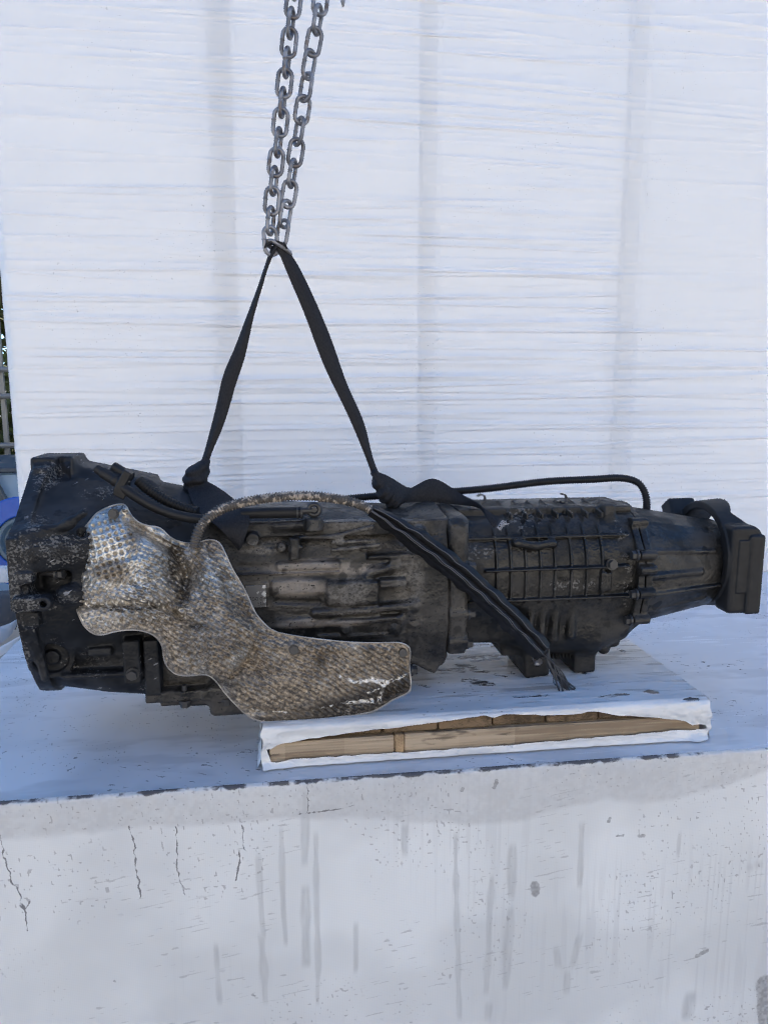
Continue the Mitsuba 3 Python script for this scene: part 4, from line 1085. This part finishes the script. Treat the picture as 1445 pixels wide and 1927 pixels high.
def shield_mesh():
    pg = Polygon(EDGE)
    st = 1.4
    gx, gy = np.meshgrid(np.arange(136, 778, st), np.arange(945, 1364, st))
    q = np.stack([gx.ravel(), gy.ravel()], -1)
    inner = pg.buffer(-1.0)
    q = q[shapely.contains_xy(inner, q[:, 0], q[:, 1])]
    q = np.vstack([EDGE, q])
    tri = Delaunay(q).simplices
    cen = q[tri].mean(1)
    tri = tri[shapely.contains_xy(pg, cen[:, 0], cen[:, 1])]
    y, ys = shield_depth(q)
    d = FW * F + RT * (q[:, :1] - 722.5) - UP * (q[:, 1:] - 963.5)
    # outline on the folded sheet, the dimples then pressed along its normal
    base = EYE + d * ((ys - EYE[1]) / d[:, 1])[:, None]
    v = base.copy(); v[:, 1] = y
    n = len(v)
    w = v + [0, 0.0012, 0]
    e = np.arange(len(EDGE)); e2 = np.roll(e, -1)
    t2 = np.cross(v[tri[:, 1]] - v[tri[:, 0]], v[tri[:, 2]] - v[tri[:, 0]])[:, 1]
    tri = np.where((t2 > 0)[:, None], tri[:, ::-1], tri)
    f = np.vstack([tri, tri[:, ::-1] + n, np.stack([e, e2, e2 + n], 1), np.stack([e, e2 + n, e + n], 1)])
    return trimesh.Trimesh(np.vstack([v, w]), f, process=False), v[:len(EDGE)]


sm, rim = shield_mesh()
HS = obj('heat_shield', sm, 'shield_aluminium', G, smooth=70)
tag(HS, 'dented dimpled aluminium heat shield, browned and scraped')
obj('hem', tube(np.vstack([rim, rim[:2]]), 0.0014, 6), 'shield_hem', HS, smooth=True)
for px, py, y in ((214, 967, None), (553, 1222, None), (757, 1227, None)):
    y = float(shield_depth(np.array([[px + 9.0, py + 9.0]]))[1][0]) + 0.002
    obj('bolt', hexbolt(L(px, py, y), (0, -1, 0.15), r=0.0068, h=0.005), 'bolt_steel', HS)

# ---- type plate
a, b = L(462, 1102, -0.1345), L(501, 1142, -0.1345)
pl = box((a[0], -0.1362, b[2]), (b[0], -0.1335, a[2]), 0.0004)
mat('plate_grey', P(mikit.proc(lambda p, n, uv: mix((0.50, 0.49, 0.47), (0.12, 0.115, 0.11), smoothstep(0.42, 0.62, fbm(p.x * 150, p.z * 150, 3.0, 3) + 0.5 * smoothstep(-0.232, -0.243, p.x)))), 0.5))
LP = obj('label_plate', pl, 'plate_grey', G)
tag(LP, 'small dirty pale plate with printed numbers')
mat('print_black', P((0.02, 0.02, 0.02), 0.5))
for txt, px, py, h in (('300 0360', 468, 1131, 0.0062), ('118', 484, 1139.5, 0.0050)):
    t = meshkit.text_mesh(txt, h, 0.0004)
    t.apply_transform(trimesh.transformations.rotation_matrix(math.pi / 2, [1, 0, 0]))
    c = L(px, py, -0.1364)
    t.apply_translation([c[0], -0.1361, c[2]])
    obj('print', t, 'print_black', LP)
# cast marks between the ribs
t = meshkit.text_mesh('16L', 0.008, 0.0012)
t.apply_transform(trimesh.transformations.rotation_matrix(math.pi / 2, [1, 0, 0])); t.apply_translation(L(1052, 1095, -0.1245))
obj('cast_mark', t, 'ribbed_iron', G)

# ---- hose on top of the case with ring fitting
hp = [L(455, 966, -0.118), L(500, 965, -0.122), L(570, 964, -0.124)]
HZ = obj('breather_hose', tube(spline(hp, 30), 0.0095, 16), 'black_rubber', G, smooth=40)
cl = L(567, 964, -0.124)
obj('clamp', trimesh.util.concatenate([tube([cl + [k * 0.007 - 0.0015, 0, 0], cl + [k * 0.007 + 0.0015, 0, 0]], 0.0112, 18) for k in (-1, 0)]), 'bolt_steel', HZ)
rf = L(591, 959, -0.128)
ang = np.linspace(0, 2 * np.pi, 33)
obj('ring_fitting', trimesh.util.concatenate([tube(rf + 0.0095 * np.stack([np.cos(ang), 0 * ang, np.sin(ang)], -1), 0.0042, 10), tube([rf + [-0.02, 0, -0.002], rf + [-0.004, 0, -0.001]], 0.006, 12), tube([rf + [0, 0.01, 0], rf + [0, -0.004, 0]], 0.0045, 12)]), 'bolt_steel', HZ, smooth=40)

# ---- clips on top
for k, (px, py) in enumerate(((905, 938), (1058, 937))):
    c = L(px, py, -0.01)
    ang = np.linspace(-2.2, 2.0, 16) + (0.6 if k == 0 else 0)
    path = [c + [-0.004, 0, -0.014]] + [c + 0.007 * np.array([math.cos(t), 0, math.sin(t)]) for t in ang]
    V = np.stack([np.array(path) + [0, w, 0] for w in (-0.006, 0.006)], 1)
    obj('clip', sheet(V, 0.0018), 'bolt_steel', G)

# ---- wiring: dusty conduit, sheath, wires
WL = G + '__dusty_conduit'
cp = [L(366, 1030, -0.19), L(372, 1003, -0.185), L(395, 972, -0.175), L(440, 950, -0.165), L(500, 938, -0.16), L(560, 933, -0.158), L(630, 938, -0.156), L(672, 948, -0.155), L(704, 964, -0.155)]
scene[WL] = mikit.ply(conduit(cp, 0.0088, 0.0050), 'dusty_conduit', smooth=40)
tag(WL, 'tan dust covered corrugated conduit arching over the heat shield')
cp = [L(600, 948, 0.05), L(700, 934, 0.05), L(780, 929, 0.05), L(850, 925, 0.05), L(930, 918, 0.05), L(1000, 909, 0.05), L(1060, 904, 0.05), L(1130, 901, 0.05), L(1180, 901, 0.05), L(1202, 910, 0.045), L(1214, 930, 0.035), L(1216, 960, 0.02)]
CR = obj('black_conduit', conduit(cp, 0.0078, 0.0046), 'black_rubber', G, smooth=40)
tag(CR, 'long black corrugated conduit behind the top of the case')
# connector and two hoses at the upper left
cp = [L(262, 905, -0.10), L(290, 928, -0.11), L(330, 950, -0.115), L(372, 964, -0.12)]
obj('black_conduit', conduit(cp, 0.0098, 0.0050), 'black_rubber', G, smooth=40)
cp = [L(225, 912, -0.12), L(262, 938, -0.13), L(300, 958, -0.135), L(345, 972, -0.14), L(392, 978, -0.14)]
obj('smooth_hose', tube(spline(cp, 50), 0.0085, 16), 'black_rubber', G, smooth=40)
p0, p1 = L(181, 881, -0.10), L(240, 916, -0.115)
d = (p1 - p0) / np.linalg.norm(p1 - p0)
vk = Vol(np.minimum(p0, p1) - 0.04, np.maximum(p0, p1) + 0.04, 0.0012)
vk.add(s_cap(p0, p0 + d * 0.014, 0.0075, 0.0085, flat=True), 0.001)
vk.add(s_cap(p0 + d * 0.012, p0 + d * 0.040, 0.0095, 0.0105, flat=True), 0.001)
vk.add(s_cap(p0 + d * 0.036, p1, 0.0115, 0.010, flat=True), 0.002)
Rk = roty(-math.atan2(d[2], d[0]))
vk.add(s_box(p0 + d * 0.050 + [0.004, -0.004, 0.004], (0.007, 0.014, 0.020), 0.002, Rk), 0.001)
vk.add(s_cap(p0 + d * 0.022 + [0.008, 0.01, 0.013], p0 + d * 0.060 + [0.008, 0.01, 0.013], 0.0085, flat=True), 0.001)
vk.add(s_box(p0 + d * 0.050 + [0.000, -0.014, -0.014], (0.010, 0.004, 0.008), 0.001, Rk), 0.001)
CK = obj('connector', vk.mesh(rough=0), 'black_rubber', G, smooth=True)
tag(CK, 'black plug connector with clip at the upper left')

# sheath of flat wavy strips
s0, s1 = np.array([700, 960.]), np.array([1022, 1228.])
AX = (s1 - s0) / np.linalg.norm(s1 - s0)
NX = np.array([-AX[1], AX[0]])
SH = []
for k, (o0, o1, y0_, y1_, wv, ph) in enumerate(((-22, -9, -0.166, -0.174, 1.3, 0.0), (-13, -3, -0.180, -0.172, 1.0, 0.9), (-6, 5, -0.171, -0.182, 1.0, 1.6), (2, 12, -0.182, -0.172, 1.1, 2.4), (9, 21, -0.174, -0.164, 1.4, 3.0))):
    rows = []
    n = 40
    for i in range(n + 1):
        t = i / n
        mid = s0 + (s1 - s0) * t + NX * (-14 * math.sin(math.pi * t))
        grow = 0.50 + 0.50 * min(1, t * 4) - 0.10 * max(0, t - 0.8) * 5
        wav = lambda f: wv * (math.sin(t * 44 + f) + 0.7 * math.sin(t * 71 + 2 * f))
        a_, b_ = mid + NX * (o0 * grow + wav(ph)), mid + NX * (o1 * grow + wav(ph + 1.1))
        rows.append((L(*a_, y0_ + 0.020 * t + 0.0012 * math.sin(t * 40 + ph)), L(*b_, y1_ + 0.020 * t + 0.0012 * math.sin(t * 43 + ph + 1))))
    lips = [tube(spline([r[j] for r in rows], 160) + [0, -0.0006, 0], 0.0010, 6) for j in (0, 1)]
    SH.append((ribbon(rows, 160, 7, 0.0014, 0.0015), trimesh.util.concatenate(lips)))
SK = obj('cable_sheath', SH[0][0], 'sheath_plastic', G, smooth=50)
tag(SK, 'split black plastic sheath with wavy edges hanging diagonally')
mat('glint_plastic', P((0.045, 0.045, 0.048), 0.16, specular=0.7))  # lighter beads along the strip edges, standing in for their glints
for k, (m_, l_) in enumerate(SH):
    if k:
        obj('strip', m_, 'sheath_plastic', SK, smooth=50)
    obj('glint_lip', l_, 'glint_plastic', SK, smooth=True)
core = [L(*(s0 + (s1 - s0) * t + NX * (-14 * math.sin(math.pi * t))), -0.160 + 0.02 * t) for t in np.linspace(0, 1.0, 12)]
obj('core', tube(spline(core, 60), 0.012, 14), 'black_rubber', SK, smooth=True)
e0 = np.array([1026., 1232.])
for k in range(19):
    o = RNG.uniform(-1, 1, 3)
    if k < 12:
        pts = [L(*(e0 + NX * o[0] * 12 - AX * 30), -0.145), L(*(e0 + NX * o[0] * 11), -0.146 + 0.006 * o[1]), L(1045 + 9 * o[0] + 3 * o[2], 1258 + 5 * o[1], -0.150 + 0.008 * o[1]), L(1062 + 9 * o[0] + 4 * o[2], 1284 + 5 * o[2], -0.152 + 0.006 * o[1]), L(1078 + 11 * o[0], 1311 + 5 * o[1] - 14 * o[2] * o[2], -0.155 + 0.005 * o[2])]
    else:
        xe, ye = [(1062, 1316), (1052, 1300), (1082, 1296), (1046, 1290), (1070, 1312)][(k - 12) % 5]
        pts = [L(*(e0 + NX * o[0] * 10), -0.146), L(1040 + 6 * o[0], 1256, -0.158), L((1040 + xe) / 2 + 5 * o[1], 1280, -0.163), L(xe, ye, -0.160)]
    obj('wire', tube(spline(pts, 24), 0.0010 + 0.0007 * abs(o[2]), 6), 'wire_cover', G, smooth=True)
c = L(1010, 1245, -0.14)
obj('metal_clip', trimesh.util.concatenate([tube(c + 0.008 * np.stack([np.cos(ang), 0.6 * np.sin(ang), 0.5 * np.sin(ang)], -1), 0.0025, 8), tube([c + [0, 0.01, 0.004], c + [0.0, -0.006, -0.004]], 0.006, 12)]), 'chain_steel', G, smooth=True)
tag(G, 'long dirty used gearbox with a dented heat shield lying on the wrapped pallet', 'gearbox')

# ================================================================== chains
def link_mesh(l=0.053, w=0.0305, r=0.0036):
    hl = (l - w) / 2
    R = w / 2 - r
    t = np.linspace(-np.pi / 2, np.pi / 2, 12)
    a = np.stack([hl + R * np.cos(t), R * np.sin(t)], -1)
    pts = np.vstack([a, -a])
    pts = np.vstack([pts, pts[:2]])
    p = np.stack([pts[:, 1], 0 * pts[:, 0], pts[:, 0]], -1)
    m = tube(p, r, 12, caps=False)
    weld = trimesh.creation.icosphere(2, r * 1.22); weld.apply_scale([1, 1, 0.5]); weld.apply_translation([R, 0, 0.002])
    return trimesh.util.concatenate([m, weld])


LINK = mikit.ply(link_mesh(), 'chain_steel', smooth=40)


def put_link(parent, c, axis, roll, s=1.0):
    z = axis / np.linalg.norm(axis)
    y0 = np.array([0, -1.0, 0]); y0 -= z * (y0 @ z); y0 /= np.linalg.norm(y0)
    x0 = np.cross(y0, z)
    cr, sr = math.cos(roll), math.sin(roll)
    x, y = x0 * cr + y0 * sr, -x0 * sr + y0 * cr
    M = np.eye(4); M[:3, 0], M[:3, 1], M[:3, 2], M[:3, 3] = x * s, y * s, z * s, c
    key = numbered(parent + '__link')
    scene[key] = {**LINK, 'to_world': T(M.tolist())}


def cpx(a, b):
    return 440 + a / 3.854, b / 3.854


LEFT = [((443, -120), 1.35), ((432, 20), 0.1), ((412, 165), 1.25), ((400, 305), 0.1), ((383, 450), 1.3), ((367, 600), 0.05), ((352, 740), 1.3), ((338, 885), 0.1), ((322, 1030), 1.25), ((306, 1175), 0.1), ((290, 1310), 1.2), ((277, 1455), 0.1), ((266, 1600), 1.15)]
pts = [L(*cpx(*c), 0.0) for c, _ in LEFT]
for k, (c, roll) in enumerate(LEFT):
    ax = pts[max(k - 1, 0)] - pts[min(k + 1, len(pts) - 1)]
    put_link('lifting_chain', pts[k], ax, roll)
a_, b_ = L(*cpx(268, 1745), -0.006), L(*cpx(305, 1820), -0.012)
put_link('lifting_chain', a_, L(*cpx(232, 1660), 0) - L(*cpx(300, 1840), 0) + np.array([0.012, 0, 0.012]), 0.35, 1.04)
tag('lifting_chain', 'left strand of grey steel chain ending in the link that holds the sling', 'chain', 'two chain strands holding the sling')
RIGHT = [((640, -140), 1.3), ((628, 0), 0.15), ((607, 140), 1.1), ((580, 300), 0.2), ((545, 465), 0.75), ((523, 630), -0.75), ((497, 795), 0.25), ((472, 950), -1.05), ((449, 1105), 0.1), ((424, 1255), 1.2), ((400, 1405), 0.2), ((374, 1550), 0.8), ((352, 1690), -0.7)]
pts = [L(*cpx(*c), 0.012) for c, _ in RIGHT]
for k, (c, roll) in enumerate(RIGHT):
    ax = pts[max(k - 1, 0)] - pts[min(k + 1, len(pts) - 1)]
    put_link('lifting_chain_001', pts[k], ax, roll)
put_link('lifting_chain_001', L(*cpx(325, 1800), 0.0), np.array([1.0, 0.25, -0.55]), 1.2, 1.0)
tag('lifting_chain_001', 'right strand of grey steel chain running behind the sling loop', 'chain', 'two chain strands holding the sling')
c = L(645.5, 12, 0.02)
hk = spline([c + [0.006, 0, 0.16], c + [0.003, 0, 0.09], c + [0.0, 0, 0.03], c + [0, 0, 0.0]], 24)
obj('tip', tube(hk, np.r_[np.full(20, 0.0042), 0.0042, 0.0040, 0.0034, 0.0016], 12), 'chain_steel', 'hook', smooth=True)
obj('bend', tube(spline([c + [0.006, 0, 0.16], c + [0.012, 0, 0.19], c + [0.035, 0, 0.205], c + [0.055, 0, 0.19], c + [0.06, 0, 0.15]], 24), 0.0052, 12), 'chain_steel', 'hook', smooth=True)
tag('hook', 'tip of a dark steel hook hanging at the top edge, right of the chains', 'hook')

# ================================================================== sling
S = 'lifting_sling'
def c5(a, b):
    return 330 + a / 2.33, 400 + b / 2.33


lt = [((438, 130), (458, 128)), ((415, 165), (440, 165)), ((400, 205), (421, 205)), ((358, 330), (380, 330)), ((302, 480), (341, 470)), ((252, 610), (303, 640)), ((212, 705), (262, 765)), ((185, 820), (238, 850)), ((150, 960), (190, 985)), ((116, 1080), (150, 1088)), ((100, 1120), (146, 1125))]
ys = [-0.006, -0.008, -0.006, -0.003, 0, 0, 0, 0, 0, -0.005, -0.01]
obj('left_leg', ribbon([(L(*c5(*a), y + 0.004), L(*c5(*b), y - 0.004)) for (a, b), y in zip(lt, ys)], 90, 9, 0.0030, 0.004, 0.006, 2), 'sling_web', S, smooth=50)
rt = [((432, 140), (478, 128)), ((452, 175), (498, 165)), ((478, 235), (535, 225)), ((520, 335), (574, 300)), ((560, 430), (618, 395)), ((660, 690), (700, 600)), ((738, 850), (757, 760)), ((800, 990), (830, 930)), ((862, 1150), (895, 1145)), ((872, 1180), (915, 1175))]
obj('right_leg', ribbon([(L(*c5(*a), -0.008), L(*c5(*b), -0.002)) for a, b in rt], 90, 9, 0.0030, 0.004, 0.004, 4), 'sling_web', S, smooth=50)
lp = L(519, 470, -0.004)
t_ = np.linspace(0.02, 0.98, 20) * math.pi
V = np.stack([np.stack([lp + np.array([0.016 * math.cos(t) * 1.1, w, 0.011 * math.sin(t)]) for w in (-0.012, -0.004, 0.004, 0.012)], 0) for t in t_], 0)
obj('loop', sheet(V, 0.003), 'sling_web', S, smooth=50)


def c7(a, b):
    return 330 + a / 8.5, 850 + b / 8.5


def c8(a, b):
    return 680 + a / 5.16, 860 + b / 5.16


def knot(center_pts, radii, seed):
    pts = [np.asarray(p) for p in center_pts]
    v = Vol(np.min(pts, 0) - 0.04, np.max(pts, 0) + 0.04, 0.0012)
    for k in range(len(pts) - 1):
        v.add(s_cap(pts[k], pts[k + 1], radii[k], radii[k + 1]), 0.006)
    m = v.mesh(rough=0)
    p = np.array(m.vertices)
    d = (pts[-1] - pts[0]) / np.linalg.norm(pts[-1] - pts[0])
    along = (p - pts[0]) @ d
    n = m.vertex_normals
    ph = along * 230 + 9 * (p @ np.array([0.6, 0.3, -0.4])) * 34 + 5 * meshkit.fbm(p * 40, 2, seed)
    return trimesh.Trimesh(p + n * (0.0016 * np.sin(ph) - 0.0008)[:, None], m.faces, process=False)


obj('left_knot', knot([L(*c7(480, 140), -0.010), L(*c7(430, 260), -0.012), L(*c7(340, 400), -0.014), L(*c7(280, 500), -0.012), L(*c7(230, 580), -0.008)], [0.0085, 0.0135, 0.0205, 0.0185, 0.010], 3), 'sling_web', S, smooth=True)
rows = [((180, 560), -0.020, (400, 430), -0.030), ((215, 660), -0.040, (560, 500), -0.020), ((300, 860), -0.080, (790, 640), -0.040), ((430, 1010), -0.110, (980, 790), -0.070), ((560, 1110), -0.130, (1120, 900), -0.110), ((720, 1240), -0.147, (1190, 1090), -0.136), ((880, 1420), -0.150, (1150, 1270), -0.146), ((1010, 1590), -0.144, (1090, 1480), -0.142)]
obj('left_wrap', ribbon([(L(*c7(*a), ya), L(*c7(*b), yb)) for a, ya, b, yb in rows], 70, 15, 0.003, 0.004, 0.003, 5), 'sling_web', S, smooth=50)
obj('right_knot', knot([L(*c8(135, 165), -0.012), L(*c8(180, 270), -0.022), L(*c8(240, 360), -0.026), L(*c8(310, 430), -0.022), L(*c8(380, 400), -0.014)], [0.0085, 0.0130, 0.0165, 0.0150, 0.011], 6), 'sling_web', S, smooth=True)
rows = [((95, 170), -0.03, (180, 150), -0.026), ((160, 250), -0.036, (280, 195), -0.022), ((260, 370), -0.040, (370, 250), -0.018), ((360, 440), -0.036, (460, 296), -0.012), ((430, 442), -0.02, (500, 290), -0.004), ((560, 440), -0.008, (590, 240), 0.004), ((690, 440), -0.006, (690, 210), 0.006), ((850, 455), -0.010, (810, 255), 0.004), ((1000, 470), -0.03, (950, 345), -0.012), ((1130, 495), -0.060, (1080, 420), -0.05), ((1200, 570), -0.098, (1200, 500), -0.088), ((1285, 690), -0.120, (1340, 600), -0.112)]
obj('right_wrap', ribbon([(L(*c8(*a), ya), L(*c8(*b), yb)) for a, ya, b, yb in rows], 110, 13, 0.003, 0.003, 0.003, 7), 'sling_web', S, smooth=50)
mat('thread_grey', P((0.33, 0.33, 0.35), 0.7))
fray = []
for k in range(16):
    o = RNG.uniform(-1, 1, 4)
    b0 = np.array([1290 + 6 * k * 0.6 + 20, 690 - 5.0 * k])
    fray.append(tube(spline([L(*c8(*b0), -0.122), L(*c8(b0[0] + 25 + 15 * o[0], b0[1] + 15 + 20 * o[1]), -0.127), L(*c8(b0[0] + 55 + 30 * o[2], b0[1] + 10 + 35 * o[3]), -0.128)], 8), 0.00045, 5))
FR = obj('frayed_end', trimesh.util.concatenate(fray), 'thread_grey', S)
tag(FR, 'pale frayed threads at the loose end of the sling')
labels[FR]['kind'] = 'stuff'
tag(S, 'black webbing lifting sling knotted round the gearbox and hung from the chains', 'sling')

# ================================================================== yard beyond the left edge of the stack
mat('rail_steel', P((0.16, 0.17, 0.18), 0.4, metallic=0.4))
FY = 3.2
rails = [L(10, r, FY)[2] for r in (695, 745, 838)]
for z in rails:
    obj('rail', tube([[-4.5, FY, z], [-0.6, FY, z]], 0.016, 10), 'rail_steel', 'railing')
for x in (L(3, 760, FY)[0], L(3, 760, FY)[0] - 1.4, L(3, 760, FY)[0] + 0.9):
    obj('post', box((x - 0.012, FY + 0.02, L(10, 876, FY)[2] - 0.1), (x + 0.012, FY + 0.05, rails[0] + 0.4), 0.002), 'rail_steel', 'railing')
tag('railing', 'thin grey metal railing seen past the left edge of the stack', 'railing')
obj('low_wall', box((-5.5, FY - 0.08, -0.745), (-0.4, FY + 0.12, L(10, 862, FY - .08)[2]), 0.01), 'wall_grey')
tag('low_wall', 'low grey wall carrying the railing at the far left', 'wall')
mat('leaf_green', {'type': 'twosided', 'bsdf': {'type': 'principled', 'base_color': mikit.proc(lambda p, n, uv: mix((0.022, 0.035, 0.012), (0.075, 0.10, 0.035), noise(p.x * 30, p.y * 30, p.z * 30))), 'roughness': 0.5}})
mat('stem_brown', P((0.05, 0.038, 0.028), 0.9))


def bush():
    r = np.random.default_rng(3)
    n = 26000
    c = np.stack([r.uniform(-5.5, 0.2, n), r.uniform(FY + 0.5, FY + 1.5, n), r.uniform(-0.6, 2.4, n)], -1)
    keep = meshkit.fbm(c * 2.0, 3, 5) > 0.40
    c = c[keep]; n = len(c)
    a = r.normal(size=(n, 3)); a /= np.linalg.norm(a, axis=1, keepdims=True)
    b = np.cross(a, r.normal(size=(n, 3))); b /= np.linalg.norm(b, axis=1, keepdims=True)
    l, w = r.uniform(0.05, 0.10, (n, 1)), r.uniform(0.02, 0.04, (n, 1))
    k = np.cross(a, b) * 0.012
    v = np.stack([c - a * l, c + b * w + k, c + a * l, c - b * w + k], 1).reshape(-1, 3)
    i = np.arange(n)[:, None] * 4
    return trimesh.Trimesh(v, np.vstack([i + [0, 1, 2], i + [0, 2, 3]]), process=False)


obj('foliage', bush(), 'leaf_green', 'hedge')
st = trimesh.util.concatenate([tube(spline([[x, FY + 1.0, -0.75], [x + 0.1, FY + 1.05, 0.4], [x + 0.05 * math.sin(x * 9), FY + 1.0, 1.6]], 10), 0.03, 7) for x in np.arange(-5.2, 0.1, 0.35)])
obj('stems', st, 'stem_brown', 'hedge')
tag('hedge', 'dark green leafy hedge behind the railing at the far left', 'hedge')

mat('drum_blue', P((0.02, 0.09, 0.42), 0.35))
mat('drum_lid', P((0.10, 0.15, 0.19), 0.45))
dc = L(44, 1018, 1.55)
dx = np.array([0.25, -0.95, 0.15]); dx /= np.linalg.norm(dx)
M = trimesh.geometry.align_vectors([0, 0, 1], dx); M[:3, 3] = dc
def lathe(prof, n=48):
    return trimesh.creation.revolve(np.array(prof), sections=n)
m = lathe([(0, -0.42), (0.155, -0.42), (0.165, -0.40), (0.165, -0.22), (0.170, -0.20), (0.165, -0.18), (0.165, -0.02), (0.168, 0.0), (0.160, 0.004), (0.098, 0.004), (0.094, 0.0), (0.094, -0.03), (0, -0.03)]); m.apply_transform(M)
obj('body', m, 'drum_blue', 'barrel', smooth=30)
m = lathe([(0, -0.020), (0.065, -0.020), (0.070, -0.006), (0.078, 0.002), (0.088, 0.002), (0.093, -0.006), (0.093, -0.03)]); m.apply_transform(M)
obj('lid', m, 'drum_lid', 'barrel', smooth=30)
tag('barrel', 'bright blue plastic barrel with a grey end lying behind the bell housing', 'barrel')
# pale blue sheet-metal cabinet with a dark slanted bar
mat('cabinet_blue', P(mikit.proc(lambda p, n, uv: mix((0.16, 0.27, 0.40), (0.20, 0.32, 0.46), fbm(p.x * 4, p.y * 4, p.z * 4, 3))), 0.4))
mat('bar_dark', P((0.03, 0.045, 0.065), 0.5))
cy = 2.3
zt = L(10, 890, cy)[2]
obj('cabinet_shell', box((-2.6, cy, -0.745), (-0.75, cy + 0.6, zt), 0.01), 'cabinet_blue', 'cabinet')
obj('cabinet_lid', box((-2.63, cy - 0.03, zt + 0.003), (-0.72, cy + 0.63, zt + 0.03), 0.006), 'bar_dark', 'cabinet')
p0, p1 = L(-6, 935, cy - 0.03), L(34, 1010, cy - 0.03)
d = p1 - p0
b = box((-0.5, -0.02, -0.035), (0.5, 0.02, 0.035), 0.005)
b.apply_transform(trimesh.geometry.align_vectors([1, 0, 0], d / np.linalg.norm(d))); b.apply_translation((p0 + p1) / 2 + [0, -0.002, 0])
obj('slanted_bar', b, 'bar_dark', 'cabinet')
tag('cabinet', 'pale blue metal cabinet with a dark slanted bar at the far left', 'cabinet')


# grey plastic car trims heaped beside the table
def trim(pts, w, seed, thick=0.004):
    c = spline(pts, 30)
    rr = np.random.default_rng(seed)
    side = np.array([0.2, 0.75, 0.5 + 0.3 * rr.uniform(-1, 1)]); side /= np.linalg.norm(side)
    u = np.linspace(-1, 1, 9)
    V = c[:, None] + side * (u * w)[None, :, None] + np.array([0, 0, 1.0]) * (0.35 * w * (1 - u ** 2))[None, :, None]
    return sheet(V, thick)


mat('trim_grey', P((0.36, 0.37, 0.38), 0.45))
mat('trim_pale', P((0.62, 0.62, 0.62), 0.4))
mat('trim_dark', P((0.06, 0.06, 0.065), 0.5))
for k, (rows, w, m_, lab) in enumerate((
        ([(-40, 1085, 1.1), (5, 1080, 1.1), (40, 1082, 1.15)], 0.035, 'trim_pale', 'pale grey plastic trim lying topmost at the far left'),
        ([(-40, 1150, 1.0), (5, 1145, 1.0), (50, 1150, 1.05)], 0.075, 'trim_dark', 'dark plastic trim under the pale one at the far left'),
        ([(-30, 1205, 0.8), (5, 1195, 0.82), (45, 1160, 0.9)], 0.050, 'trim_grey', 'mid grey curved plastic trim rising beside the table corner'),
        ([(-40, 1250, 0.62), (0, 1228, 0.66), (40, 1205, 0.72)], 0.035, 'trim_pale', 'pale plastic trim lowest in the heap, along the table edge'))):
    key = numbered('plastic_trim')
    scene[key] = mikit.ply(trim([L(*r) for r in rows], w, k), m_, smooth=50)
    tag(key, lab, 'plastic trim', 'loose plastic trims heaped beside the table')
obj('crate_shell', trimesh.util.concatenate([box((-1.75, 0.30, -0.745), (-0.93, 1.3, -0.70), 0.004), box((-1.75, 0.30, -0.70), (-1.71, 1.3, -0.12), 0.004), box((-0.97, 0.30, -0.70), (-0.93, 0.85, -0.12), 0.004), box((-1.71, 0.30, -0.70), (-0.97, 0.34, -0.12), 0.004), box((-1.71, 1.26, -0.70), (-0.97, 1.3, -0.12), 0.004)]), 'trim_grey', 'bin')
tag('bin', 'grey bin holding loose plastic trims left of the table', 'bin')
